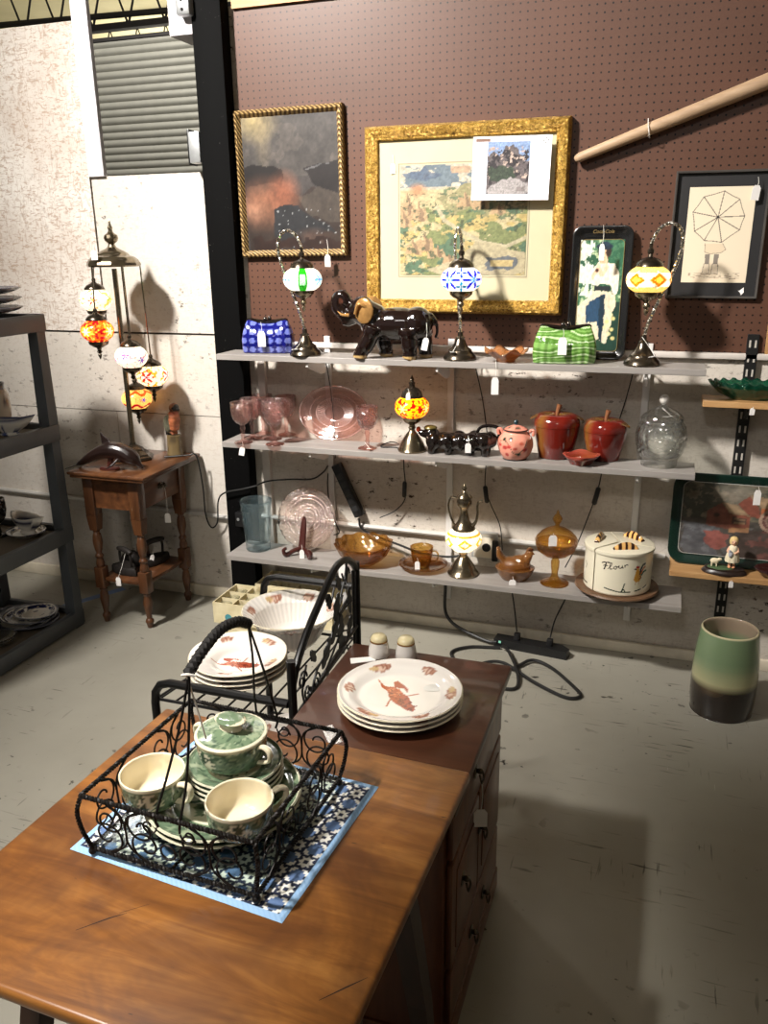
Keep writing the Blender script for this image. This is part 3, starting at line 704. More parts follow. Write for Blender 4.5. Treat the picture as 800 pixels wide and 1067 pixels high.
# serving trays
def rrect(w, h, r, n=7):
    pts = []
    for cx, cy, a0 in ((w/2-r, h/2-r, 0), (-w/2+r, h/2-r, 90), (-w/2+r, -h/2+r, 180), (w/2-r, -h/2+r, 270)):
        for k in range(n+1): a = radians(a0+90*k/n); pts.append((cx+r*cos(a), cy+r*sin(a)))
    return pts
def tray(name, label, w, h, rim, depth, rad, mat, picw, pich, paint, loc, rot, px, line):
    """rim tray standing on its long/short edge, face to -Y, origin at bottom centre"""
    t = thing(name, label, 'serving tray', loc, rot=rot)
    ringdef = [(0, depth*1.0, 0), (0.004, depth*.6, 0), (rim*.9, 0, 0)]
    def R(ins, y): return [V3((x, -y, z+h/2)) for x, z in rrect(w-2*ins, h-2*ins, max(.01, rad-ins*.6))]
    g = Geo().loft([R(.0, depth*.92), R(.003, depth), R(.008, depth*.96), R(rim*.85, .006), R(rim, .004), R(rim+.012, .004)], cap=False)
    g.loft([R(.0, depth*.92), R(rim*.85, .0), R(rim+.01, .0)], cap=False)
    g.f.append(tuple(range(len(g.v)-len(R(0, 0)), len(g.v))))
    g.obj('tray_rim', mat, t, smooth=50)
    rr = rrect(picw, pich, rad*.45)
    pg = grid_panel('picture', picw, pich, px[0], px[1], paint, MT['vprint'], t, (-picw/2, -.0065, h/2-pich/2+line[1]))
    g = Geo(); z0 = h/2+line[1]
    g.tube([(x, -.0068, z+z0) for x, z in rr], .0012, 4, closed=True); g.obj('border_line', line[0], t)
    return t
MT['tray_black'] = plain('black_lacquer_tin', (26, 26, 26), .22, .2, .1, coat=.4)
MT['tray_green'] = plain('dark_green_lacquer_tin', (16, 42, 34), .25, .1, .1, coat=.4)
MT['gold_line'] = plain('dull_gold_paint', (150, 128, 84), .45, .4)
def p_woman(u, v):
    x, y = u*.155, v*.39; P = Paint(u, v, (40, 82, 58)); n = fbm(u*7, v*16, 4)
    P.put(n > .5, (78, 118, 84)); P.put(fbm(u*9, v*20, 7) > .62, (176, 190, 150)); P.put((u < .33) & (v > .5) & (fbm(u*6, v*10, 11) > .42), (206, 212, 196))
    P.put((u > .55) & (v > .68), (44, 92, 66)); P.put((u > .55) & (v > .68) & (fbm(u*14, v*24, 31) > .55), (70, 116, 84)); P.put((v < .14), (36, 62, 48)); P.put((u > .60) & (v < .45), (28, 56, 46))
    P.poly([(.02, .30), (.32, .42), (.35, .52), (.1, .44), (.0, .40)], (206, 202, 180)); 
    P.poly([(.35, .55), (.78, .55), (.84, .30), (.72, .06), (.44, .12), (.02, .26), (.0, .34), (.30, .48)], (206, 196, 170), 1, .02)
    P.poly([(.40, .49), (.62, .51), (.60, .36), (.64, .20), (.60, .10), (.52, .22), (.22, .27), (.20, .40)], (38, 66, 92), 1, .02)
    P.poly([(.5, .5), (.62, .5), (.66, .22), (.62, .08), (.55, .1)], (24, 44, 58), 1, .02)
    P.poly([(.34, .26), (.50, .27), (.48, .17), (.56, .12), (.52, .10), (.38, .14)], (214, 200, 170))
    P.poly([(.30, .72), (.40, .79), (.54, .80), (.66, .80), (.84, .78), (.93, .70), (.92, .56), (.84, .48), (.76, .60), (.34, .60), (.24, .66), (.22, .52), (.30, .48), (.20, .50), (.14, .58)], (222, 214, 196), 1, .015)
    P.poly([(.38, .76), (.44, .80), (.54, .72), (.62, .80), (.68, .76), (.58, .68), (.48, .68)], (226, 190, 158))
    P.poly([(.37, .59), (.74, .59), (.74, .545), (.37, .55)], (34, 40, 42))
    P.poly([(.47, .85), (.63, .85), (.64, .79), (.46, .79)], (216, 176, 142)); P.blob(.545, .88, .105, .060, (222, 184, 150), 1, .1)
    P.blob(.65, .895, .06, .05, (48, 34, 28), 1, .2); P.blob(.45, .90, .045, .04, (48, 34, 28), .9, .3); P.blob(.55, .94, .19, .028, (22, 36, 52), 1, .12); P.blob(.56, .962, .11, .022, (30, 48, 66), 1, .12)
    P.blob(.51, .885, .012, .006, (70, 50, 40)); P.blob(.585, .885, .012, .006, (70, 50, 40)); P.blob(.55, .845, .02, .006, (186, 90, 80))
    P.poly([(.28, .68), (.40, .75), (.44, .73), (.33, .64)], (222, 184, 150)); P.blob(.41, .73, .04, .016, (70, 40, 28))
    P.poly([(.78, .52), (.86, .52), (.90, .42), (.84, .36), (.76, .42)], (222, 200, 170))
    for q, (a, b) in enumerate(((.80, .33), (.72, .27), (.76, .24), (.86, .30), (.78, .16), (.88, .12), (.68, .22), (.84, .20))): P.blob(a, b, .05, .018, ((228, 214, 160), (214, 196, 130))[q % 2], .95, .3)
    return P.tex(.18, 40).c
ty = tray('serving_tray', 'tall black tin tray picturing a seated woman in white blouse and blue skirt', .208, .462, .026, .018, .035, MT['tray_black'], .150, .385, p_woman, (-.248, 3.115, ZT), (radians(-5), radians(.0), 0), (60, 150), (MT['gold_line'], -.008))
cu = bpy.data.curves.new('txt', 'FONT'); cu.body = 'Coca-Cola'; cu.size = .017; cu.shear = .3; cu.align_x = 'CENTER'; cu.extrude = .0003; cu.offset = .0003
to = bpy.data.objects.new('txt', cu); COL.objects.link(to); me = bpy.data.meshes.new_from_object(to.evaluated_get(bpy.context.evaluated_depsgraph_get())); bpy.data.objects.remove(to)
me.materials.clear(); mesh_obj('lettering', me, MT['gold_line'], ty, (0, -.0155, .4365), (radians(90+26), 0, 0), 0)
price_tag(ty, (-.245, 3.082, ZT+.462), .062, .018, .055, .2)

# ================================================================ pictures on the pegboard
MT['rope_gilt'] = wood('dull_gilt_rope', (96, 72, 40), (142, 114, 70), (176, 146, 96), 'X', 6, .4, .1, 3)
def spiral_mat():
    t = NT('gilt_twisted_moulding'); v = t.coord(); sp = t.n('ShaderNodeSeparateXYZ'); t.l(v, sp.inputs[0])
    s = t.math('SINE', t.math('MULTIPLY', t.math('ADD', sp.outputs['X'], t.math('ADD', sp.outputs['Z'], t.math('MULTIPLY', sp.outputs['Y'], 1.2))), 330))
    h = t.math('MULTIPLY_ADD', s, .5, .5); c = t.ramp(h, [(.0, lin((78, 56, 32))), (.55, lin((150, 120, 74))), (1, lin((188, 158, 104)))])
    t.bsdf(c, .4, .25, (h, .8, .006), .5); return t.m
MT['twist'] = spiral_mat()
def gold_mat():
    t = NT('carved_gilt_frame'); v = t.coord(); vo = t.n('ShaderNodeTexVoronoi'); vo.inputs['Scale'].default_value = 42; t.l(v, vo.inputs['Vector'])
    n = t.noise(v, 70, 4, .6, 2.2); h = t.math('ADD', vo.outputs['Distance'], n)
    c = t.ramp(n, [(.34, lin((112, 76, 24))), (.5, lin((196, 152, 64))), (.68, lin((240, 206, 120)))])
    t.bsdf(c, .3, .55, (h, 1., .012), .6); return t.m
MT['gold'] = gold_mat()
MT['cream_mat'] = plain('cream_mat_board', (186, 176, 144), .7, var=.03)
MT['picture_glass'] = glass('picture_glass', (250, 250, 250), .0, .02)
def p_dusk(u, v):
    P = Paint(u, v, (66, 60, 60)); P.put(v > .0, (74, 68, 66)); n = fbm(u*4, v*5, 2)
    P.put((v > .55), (84, 78, 74)); P.put((v > .55) & (n > .52), (100, 92, 86)); P.blob(.14, .97, .16, .10, (206, 182, 120), .8, .9); P.blob(.22, .88, .06, .16, (170, 150, 110), .5, .9)
    P.poly([(0, .66), (.2, .64), (.4, .60), (.4, .4), (0, .4)], (30, 24, 22), 1, .03, 9)
    P.poly([(.62, .60), (1, .67), (1, .40), (.72, .50)], (40, 34, 33), 1, .02, 9); P.poly([(.63, .59), (.74, .625), (.95, .65), (.70, .60)], (130, 128, 130), .8, .01)
    P.poly([(0, .46), (.3, .50), (.6, .40), (.75, .47), (1, .42), (1, 0), (0, 0)], (62, 50, 44), 1, .03, 6)
    P.poly([(.6, .40), (.8, .48), (1, .44), (1, .22), (.7, .25)], (84, 74, 66), 1, .04, 8)
    P.blob(.2, .36, .24, .14, (176, 116, 86), .85, .7); P.blob(.42, .44, .13, .12, (196, 116, 84), .75, .6); P.blob(.10, .30, .10, .06, (190, 140, 112), .7, .8)
    P.poly([(.3, .30), (.6, .36), (.8, .20), (.95, .12), (.5, .04), (.3, .12)], (48, 48, 50), 1, .04, 7); P.blob(.70, .10, .14, .05, (118, 88, 74), .7, .6); P.poly([(.05, .0), (1, 0), (1, .06), (.05, .1)], (54, 36, 30), 1, .04)
    P.put((vn(u*60, v*80, 4) > .9) & (v < .34) & (u > .3), (200, 200, 200), .8); P.c = P.c*.74; return P.tex(.25, 12, 3).tex(.15, 50, 9).c
fp = [(0, 0), (0, -.022), (.006, -.028), (.014, -.026), (.022, -.016), (.026, -.010), (.026, 0)]
pic = thing('framed_painting', 'dark dusk landscape painting in a twisted gilt frame beside the black post', 'picture', (-1.443, WY-.0075, 1.81), rot=(0, radians(-.5), 0))
Geo().frame(.452, .540, fp).obj('picture_frame', MT['twist'], pic, smooth=30)
grid_panel('canvas', .404, .492, 100, 120, p_dusk, MT['vprint'], pic, (-.202, -.010, -.246))
price_tag(pic, (-1.288, WY-.045, 1.60), .055, .022, .045, .2)
def p_map(u, v):
    P = Paint(u, v, (206, 190, 146)); m = fbm(u*5, v*6, 2)
    P.put(v > .78, (196, 190, 176)); P.put((v > .80) & (fbm(u*6, v*8, 5) > .5), (96, 118, 142)); P.put((v > .80) & (fbm(u*9, v*11, 8) > .60), (222, 214, 200)); P.poly([(.0, .93), (.2, .96), (.35, .90), (.2, .86)], (62, 84, 124), .8, .03)
    P.poly([(.3, .70), (.5, .80), (.62, .83), (.8, .78), (1, .8), (1, .55), (.4, .5)], (150, 146, 106), 1, .03, 12)
    P.put((v > .5) & (v < .8) & (u > .35) & (fbm(u*14, v*16, 3) > .52), (96, 116, 88)); P.put((v > .5) & (v < .8) & (u > .3) & (fbm(u*22, v*24, 6) > .62), (204, 184, 142))
    P.put((v < .62) & (fbm(u*7, v*9, 12) > .5), (116, 130, 82)); P.put((v < .6) & (fbm(u*9, v*12, 15) > .58), (66, 104, 84)); P.put((v < .55) & (fbm(u*8, v*14, 19) > .6), (206, 180, 112))
    for x, y, w, h in ((.06, .62, .16, .24), (.15, .56, .15, .20), (.03, .5, .14, .18), (.20, .28, .16, .22), (.11, .24, .14, .16), (.30, .20, .16, .14), (.40, .14, .12, .12), (.52, .66, .14, .16), (.64, .64, .14, .14), (.78, .58, .14, .12)):
        P.poly([(x-w/2, y-h*.3), (x-w*.32, y+h*.3), (x-w*.1, y+h*.15), (x, y+h*.62), (x+w*.2, y+h*.2), (x+w*.34, y+h*.34), (x+w/2, y-h*.3)], (196, 160, 122), 1, .012, 30)
        P.poly([(x, y+h*.6), (x+w*.2, y+h*.2), (x+w*.3, y-h*.3), (x+w*.05, y-h*.3)], (120, 92, 76), .8, .012, 30)
    P.put((fbm(u*26, v*28, 21) > .66) & (v < .75), (52, 66, 50), .8)
    P.line([(.30, .62), (.36, .5), (.50, .40), (.66, .30), (.85, .26), (1.0, .34)], .016, (196, 186, 156)); P.poly([(.62, .33), (1, .22), (1, .0), (.4, .0), (.22, .06), (.45, .14)], (190, 178, 146), 1, .03, 8)
    P.blob(.14, .78, .06, .05, (204, 120, 84), .8, .5)
    P.poly([(.70, .16), (.94, .17), (.93, .06), (.69, .05)], (82, 92, 110), 1, .02, 30); P.poly([(.73, .14), (.91, .14), (.90, .08), (.73, .075)], (204, 180, 122)); P.poly([(.40, .98), (.56, .98), (.55, .92), (.41, .92)], (196, 160, 136))
    P.c = P.c*.72+np.array((168, 156, 122))*.28; return P.tex(.2, 60, 2).c*.86
def p_mount(u, v):
    P = Paint(u, v, (124, 144, 178)); P.put(v < .62, (104, 100, 104)); P.poly([(0, .70), (.15, .82), (.3, .74), (.42, .92), (.62, .96), (.75, .80), (.9, .62), (1, .55), (1, .1), (0, .1)], (92, 84, 84), 1, .03, 14)
    P.put((fbm(u*12, v*10, 3) > .55) & (v < .85), (52, 48, 50)); P.put((fbm(u*14, v*16, 6) > .62) & (v < .9) & (v > .3), (172, 152, 140)); P.poly([(.05, .5), (.5, .55), (.75, .35), (.4, .18), (.1, .25)], (54, 64, 52), .9, .05, 10); P.poly([(0, .12), (.6, .34), (1, .22), (1, 0), (0, 0)], (150, 144, 142), 1, .04, 8); P.poly([(.72, .13), (.93, .15), (.92, .06), (.72, .05)], (120, 112, 110)); return P.tex(.3, 40).c
pic = thing('framed_map_print', 'wide gilt-framed antique mountain landscape print in a cream mat', 'picture', (-.755, WY-.0075, 1.66), rot=(0, radians(.2), 0))
fg = [(0, 0), (0, -.026), (.008, -.040), (.020, -.043), (.032, -.034), (.040, -.024), (.046, -.022), (.050, -.014), (.050, 0)]
Geo().frame(.752, .664, fg).obj('picture_frame', MT['gold'], pic, smooth=30)
Geo().box((-.327, -.009, -.283), (.327, -.003, .283)).obj('mat_board', MT['cream_mat'], pic, smooth=0)
grid_panel('print', .478, .388, 150, 120, p_map, MT['vprint'], pic, (-.243, -.0105, -.192))
o = Geo().frame(.494, .404, [(0, -.0092), (0, -.0102), (.003, -.0102), (.003, -.0092)]).obj('print_border', plain('mat_bevel', (150, 140, 116), .7), pic, (-.004, 0, .002), smooth=0)
price_tag(pic, (-1.025, WY-.02, 1.895), .03, .018, .034, .2)
pa = thing('printed_sheet', 'white sheet of paper with a small mountain picture fixed over the gilt frame', 'paper', (-.578, WY-.054, 1.83), rot=(radians(-.5), radians(1.2), 0))
Geo().box((-.138, -.0006, -.105), (.138, 0, .105)).obj('sheet', plain('white_paper', (240, 240, 246), .8, var=.01), pa, smooth=0)
grid_panel('printed_picture', .150, .172, 60, 68, p_mount, MT['vpaper'], pa, (-.085, -.0012, -.085))
Geo().box((-.128, -.0012, .088), (-.077, -.0007, .098)).obj('header_bar', plain('brown_ink', (122, 96, 84), .8), pa, smooth=0)
g = Geo()
for dx, dz in ((0, .008), (.008, 0), (-.008, 0), (0, -.008)): g.ball((.118+dx, -.001, .088+dz), (.0024, .0004, .0024), 8, 6)
g.obj('printed_dots', MT['black_plastic'], pa)
# umbrella drawing
def p_umb(u, v):
    x, y = u*.208, v*.308; P = Paint(x, y, (224, 208, 182)); cx, cy, R_ = .098, .212, .083
    pts = [(cx+R_*cos(radians(a)), cy+R_*sin(radians(a))) for a in (82, 128, 168, 212, 244, 284, 330, 2, 42)]
    for k in range(9):
        a, b = pts[k], pts[(k+1) % 9]; P.line([a, ((a[0]+b[0])/2*.985+cx*.015, (a[1]+b[1])/2*.985+cy*.015), b], .0011, (96, 86, 78)); P.line([(cx, cy), a], .0013, (80, 72, 66))
    P.blob(cx, cy, .003, .003, (40, 36, 34)); bx = .098
    P.poly([(bx-.032, .128), (bx-.030, .100), (bx-.012, .094), (bx+.022, .098), (bx+.036, .108), (bx+.024, .128)], (214, 196, 168)); P.line([(bx-.032, .128), (bx-.030, .100), (bx-.012, .094), (bx+.022, .098), (bx+.036, .108), (bx+.024, .128)], .0009, (130, 116, 102))
    for dx in (-.020, .008):
        P.poly([(bx+dx-.008, .094), (bx+dx+.008, .094), (bx+dx+.007, .06), (bx+dx-.007, .06)], (128, 118, 108)); P.poly([(bx+dx-.009, .062), (bx+dx+.008, .062), (bx+dx+.010, .028), (bx+dx-.012, .030)], (216, 200, 176)); P.line([(bx+dx-.009, .062), (bx+dx+.008, .062), (bx+dx+.010, .028), (bx+dx-.012, .030), (bx+dx-.009, .062)], .0009, (120, 108, 96))
    P.put((v < .10) & (v > .045) & (vn(x*120, y*600, 4) > .6) & (u > .1) & (u < .9), (170, 152, 130)); P.line([(.155, .012), (.175, .014)], .001, (140, 120, 100)); return P.c
pic = thing('framed_drawing', 'pencil drawing of a child behind an umbrella in a black mat', 'picture', (.125, WY-.0075, 1.595), rot=(0, radians(.4), 0))
MT['pewter'] = plain('brushed_pewter', (96, 92, 88), .35, .6, .15)
Geo().frame(.298, .412, [(0, 0), (0, -.016), (.003, -.019), (.007, -.018), (.009, -.010), (.009, 0)]).obj('picture_frame', MT['pewter'], pic, smooth=30)
Geo().box((-.141, -.006, -.198), (.141, -.002, .198)).obj('mat_board', plain('black_mat_board', (27, 26, 27), .6), pic, smooth=0)
grid_panel('drawing', .208, .308, 130, 190, p_umb, MT['vpaper'], pic, (-.101, -.0072, -.153))
price_tag(pic, (.232, WY-.03, 1.775), .025, .026, .046, .25, .1)
o = Geo().prism([(0, 0), (.014, .012), (.016, -.004), (.008, -.014), (.004, -.006), (-.004, .002)], 0, .0006, Matrix.Translation((.09, -.0072, -.18)) @ Matrix.Rotation(radians(90), 4, 'X')).obj('white_chip', MT['tag'], pic, smooth=0)
# pole
po = thing('wooden_pole', 'long pale wooden pole hung slantwise across the pegboard', 'pole', (-.357, WY-.035, 1.853))
d = V3((.583, 0, .203)); Geo().tube([(-.004, 0, -.0015), (0, 0, 0), d*.02, d*.3, d*.6, d, d*1.9], [.005, .011, .0155, .019, .022, .0245, .028], 16).obj('pole_shaft', wood('bare_pole_wood', (138, 112, 86), (172, 144, 114), (194, 166, 136), 'X', 12, .55, .0, 6, (152, 124, 96)), po, smooth=50)
q = d*.40; rr = .0225
Geo().tube([(q.x-.004, .028, q.z+.036), (q.x-.003, -.010, q.z+.030), (q.x, -.024, q.z+.005), (q.x+.004, -.022, q.z-.015), (q.x+.005, -.006, q.z-.026), (q.x+.006, .026, q.z-.022)], .0016, 6, k=6).obj('hanging_wire', MT['string'], po)
# ================================================================ middle shelf
MT['pink'] = glass('pink_pressed_glass', (246, 204, 196), .05, .09, 120, 1., 1., (250, 196, 186), True, 2.4)
MT['pink_smooth'] = glass('pink_glass', (250, 216, 208), .03, .07, 30, .2, 1., (250, 196, 186), False, 2.0)
MT['pink_line'] = glass('pink_pressed_line', (250, 214, 204), .30, .1, 30, .2, 1., (252, 226, 218), False, 2.5)
def goblet(loc, label, sc=1.):
    t = thing('glass_goblet', label, 'goblet', loc, random.random()*3, 'pink pressed-glass goblets')
    Geo().lathe([(.001, .003), (.036, 0), (.038, .002), (.036, .005), (.015, .010), (.008, .016), (.0065, .024), (.0095, .030), (.0065, .036), (.0085, .05), (.0115, .062), (.008, .070), (.012, .076)], 32).obj('goblet_foot', MT['pink_smooth'], t, smooth=60)
    fl = lambda a, r, z: (r*(1+.03*cos(14*a)), z)
    Geo().lathe([(.001, .077), (.012, .076), (.024, .083), (.035, .098), (.041, .118), (.043, .140), (.043, .158), (.0435, .168), (.0415, .168), (.040, .157), (.039, .12), (.032, .1), (.02, .087), (.001, .084)], 48, wob=fl).obj('goblet_bowl', MT['pink'], t, smooth=180)
    return t
G1 = goblet((-1.607, 2.940, ZM), 'pink pressed-glass goblet with a tag, at the front by the shelf end nearest the post')
for loc, lab in (((-1.612, 3.032, ZM), 'pink glass goblet standing right behind the tagged goblet at the shelf end'), ((-1.605, 3.1215, ZM), 'rearmost pink glass goblet against the wall at the shelf end'),
    ((-1.468, 2.945, ZM), 'pink glass goblet in front of a pair, beside the oval pink platter'), ((-1.519, 3.030, ZM), 'pink glass goblet behind the front goblet, farther from the oval platter'), ((-1.497, 3.1215, ZM), 'pink glass goblet at the wall, almost touching the oval pink platter'),
    ((-1.085, 2.985, ZM), 'lone pink glass goblet between the oval platter and small lit lamp')):
    dup(G1, loc, random.random()*3, lab)
price_tag(G1, (-1.60, 2.917, ZM+.01), .022, .022, .036, .3, .2)
G7 = [o for o in bpy.data.objects if o.get('label', '').startswith('lone pink')][0]; price_tag(G7, (-1.085, 2.955, ZM+.03), 0, .018, .034, .4, lie=(-1.06, 2.935, ZM+.012))
# oval platter leaning on the wall
def oval_w(a, r, z): return r*(1+.012*cos(28*a)*(r > .12)), z
t = thing('oval_platter', 'large oval pink glass platter leaning upright against the wall', 'platter', (-1.275, 3.085, ZM+.002), rot=(radians(76), 0, 0))
Geo().lathe([(.001, .006), (.085, .006), (.108, .012), (.135, .020), (.152, .024), (.154, .027), (.150, .028), (.132, .024), (.106, .017), (.084, .011), (.001, .011)], 84, c=(0, .110, -.02), sy=.72, wob=oval_w).obj('platter_body', MT['pink_smooth'], t, smooth=180)
g = Geo()
for k in range(44):
    a = 2*pi*k/44; g.tube([(cos(a)*.045, .110+sin(a)*.045*.72, -.0085), (cos(a)*.082, .110+sin(a)*.082*.72, -.0082)], [.0010, .0022], 5)
for q, rr in ((0, .045), (1, .083), (2, .108), (3, .150)): g.tube([(cos(2*pi*k/60)*rr, .110+sin(2*pi*k/60)*rr*.72, (-.0085, -.008, -.0025, .0085)[q]) for k in range(60)], .0012, 5, closed=True)
g.obj('pressed_rays', MT['pink_line'], t)
# black dog-shaped ceramic
g = Geo()
g.tube(catmull([(-.085, 0, .045), (-.04, 0, .047), (.02, 0, .045), (.09, 0, .048), (.12, 0, .052)], 5), [.026, .03, .033, .034, .034]+[.033]*8+[.034]*6+[.030, .022], 14)
for x, y, z, r in ((-.09, -.012, .046, .034), (-.04, -.02, .050, .032), (.008, -.022, .050, .034), (.055, -.022, .054, .034), (.10, -.018, .054, .036), (-.09, .015, .05, .03), (0, .02, .055, .03), (.06, .02, .058, .03), (.12, 0, .058, .032)): g.ball((x, y, z), r)
for x in (-.095, -.03, .05, .11):
    for y in (-.03, .028): g.tube([(x, y, .03), (x-.004, y, .001)], [.016, .014], 10)
g.ball((-.105, 0, .072), (.032, .027, .026)); g.tube([(-.12, 0, .070), (-.142, 0, .072), (-.152, 0, .080)], [.02, .014, .010], 12)
me = remesh(g, .0036, 4)
an = thing('animal_dish', 'long black glazed ceramic animal with red nose and loop handle', 'figurine', (-.725, 3.005, ZM), .05)
mesh_obj('animal_body', me, MT['black_glaze'], an, smooth=180)
Geo().ball((-.155, 0, .086), (.009, .010, .011)).obj('nose', plain('red_orange_glaze', (186, 66, 36), .2), an)
Geo().ball((-.108, 0, .094), (.026, .024, .011)).obj('cap', plain('olive_gilt_glaze', (98, 86, 46), .25, .3), an)
Geo().tube([(.072, 0, .086), (.085, 0, .104), (.112, 0, .112), (.145, 0, .108), (.158, 0, .092), (.150, 0, .062), (.135, 0, .045)], .0065, 10, k=6).obj('handle', MT['black_glaze'], an)
for x in (-.04, .01, .06):
    Geo().lathe([(.001, .01), (.022, .006), (.027, 0), (.02, .003), (.001, .006)], 24, wob=lambda a, r, z: (r*(1+.15*cos(5*a)), z), mat=Matrix.Translation((x, -.050, .048)) @ Matrix.Rotation(radians(90), 4, 'X')).obj('rosette', MT['black_glaze'], an, smooth=180)
price_tag(an, (-.672, 2.943, ZM+.085), .03, .022, .036, .3)
# pink jar
def p_jar(co):
    a = np.arctan2(co[:, 1], co[:, 0]); x = a*.06; z = co[:, 2]; P = Paint(x, z, (226, 150, 128)); c = -pi/2*.06
    P.put(z < .006, (26, 30, 30)); w = [(c-.05, .075), (c-.03, .078), (c-.01, .062), (c+.002, .035), (c+.02, .028), (c+.04, .05), (c+.055, .078)]
    P.line(w, .0016, (40, 70, 52)); 
    for dx, dz, r, cc in ((-.028, .052, .009, (178, 62, 58)), (-.012, .056, .008, (178, 62, 58)), (-.022, .025, .008, (178, 62, 58)), (.032, .068, .008, (190, 90, 70)), (.045, .046, .009, (178, 62, 58)), (.01, .05, .007, (186, 80, 70)), (-.05, .06, .008, (178, 62, 58)), (-.008, .084, .007, (30, 48, 44)), (.024, .028, .007, (30, 56, 44)), (-.035, .083, .006, (30, 56, 44))): P.blob(c+dx, dz, r, r*.8, cc, 1, .25)
    P.put((np.mod(a, pi/2) < .02), (206, 128, 108)); return P.c
t = thing('lidded_jar', 'pink ceramic lidded jar painted with red berries and vines', 'jar', (-.503, 2.985, ZM))
lob = lambda a, r, z: (r*(1+.025*cos(8*a)*sin(pi*min(1, z/.1))), z)
Geo().lathe([(.001, 0), (.042, 0), (.044, .004), (.056, .022), (.064, .048), (.062, .074), (.050, .094), (.043, .102), (.043, .108), (.040, .108), (.040, .1), (.001, .1)], 96, wob=lob, sub=6).obj('jar_body', MT['vgloss'], t, paint=p_jar, smooth=180)
def p_lid(co):
    P = Paint(co[:, 0], co[:, 1], (222, 140, 118)); r = np.hypot(co[:, 0], co[:, 1]); P.put(r > .0425, (26, 32, 34)); P.put(co[:, 2] > .128, (36, 56, 62)); P.blob(.01, -.025, .010, .007, (30, 60, 46), 1, .2); P.blob(-.018, -.02, .008, .006, (30, 60, 46), 1, .2); return P.c
l = Geo().lathe([(.046, .108), (.046, .111), (.040, .113), (.030, .120), (.012, .126), (.006, .129), (.009, .136), (.008, .143), (.001, .146)], 36).obj('jar_lid', MT['vgloss'], t, paint=p_lid, smooth=180)
for s in (-1, 1): Geo().tube([(s*.048, 0, .094), (s*.056, 0, .108), (s*.066, 0, .106), (s*.064, 0, .088)], .0055, 8, k=5).obj('lug_handle', plain('pink_glaze', (216, 136, 116), .15, coat=.5), t)
price_tag(t, (-.448, 2.97, ZM+.105), .03, .02, .036, .3, .25)
# apple canisters
def p_apple(co):
    a = np.arctan2(co[:, 1], co[:, 0]); P = Paint(a, co[:, 2]*10, (104, 26, 18)); da = abs(((a+pi/2+.75+pi) % (2*pi))-pi); P.put(np.clip(1-da/.42, 0, 1)**.8, (126, 92, 40), .85); P.put(np.clip((.02-co[:, 2])/.02, 0, 1), (92, 26, 18), .6); P.tex(.2, 2.5, 4); return P.c
MT['leafg'] = plain('mottled_leaf_glaze', (98, 66, 30), .2, 0, .4, 30, coat=.5)
def apple(loc, label, r, h, rz):
    t = thing('apple_canister', label, 'canister', loc, rz); hb_ = h*.72
    lob5 = lambda a, rr, z: (rr*(1+.022*cos(5*a)), z)
    Geo().lathe([(.001, 0), (r*.70, 0), (r*.73, .004), (r*.86, hb_*.4), (r*.97, hb_*.8), (r, hb_), (r*.94, hb_), (r*.94, hb_*.98), (.001, hb_*.98)], 60, wob=lob5).obj('canister_body', MT['vgloss'], t, paint=p_apple, smooth=60)
    Geo().lathe([(r*1.0, hb_+.001), (r*1.01, hb_+.006), (r*.98, hb_+.022), (r*.82, hb_+.042), (r*.55, hb_+.046), (r*.25, hb_+.034), (.001, hb_+.030)], 60, wob=lob5).obj('canister_lid', MT['vgloss'], t, paint=p_apple, smooth=180)
    Geo().tube([(0, 0, hb_+.028), (.002, 0, hb_+.052), (.008, 0, hb_+.078)], [.007, .0075, .010], 10, k=4).obj('stem', plain('brown_stem_glaze', (128, 84, 56), .3), t)
    for s in (-1, 1):
        sec = []
        for q in range(9):
            u = q/8; w = .029*sin(pi*min(1, u*.95+.04))**.7; x = s*(.008+u*(r*1.06)); z = hb_+.040+.010*sin(pi*u)-.020*u
            sec.append([V3((x, -w, z)), V3((x, -w*.3, z+.006)), V3((x, 0, z+.003)), V3((x, w*.3, z+.006)), V3((x, w, z)), V3((x, 0, z-.003))])
        Geo().loft(sec).obj('leaf', MT['leafg'], t, smooth=60)
    return t
apple((-.365, 3.055, ZM), 'larger red apple-shaped ceramic canister beside the pink jar', .084, .165, .1)
apple((-.190, 3.065, ZM), 'smaller red apple-shaped ceramic canister beside the clear lidded jar', .076, .145, -.2)
t = thing('leaf_dish', 'small red glazed square dish lying before the apple canisters', 'dish', (-.262, 2.965, ZM), .1)
def p_dish(co):
    P = Paint(co[:, 0]*20, co[:, 1]*20, (118, 36, 28)); P.put(np.clip((co[:, 2]-.03)/.012, 0, 1), (186, 98, 78), .8); P.blob(.3, .3, .6, .6, (120, 96, 40), .5, .8); return P.c
sq = lambda a, r, z: (r*(1+.085*cos(4*a)+.03*cos(a)), z+.004*max(0, (r-.04)/.03)*cos(4*a))
Geo().lathe([(.001, 0), (.034, 0), (.036, .003), (.048, .02), (.062, .036), (.060, .038), (.045, .022), (.030, .008), (.001, .007)], 60, wob=sq).obj('dish_body', MT['vgloss'], t, paint=p_dish, smooth=180)
price_tag(t, (-.265, 2.965, ZM+.028), 0, .018, .036, .6, lie=(-.262, 2.945, ZM+.018))
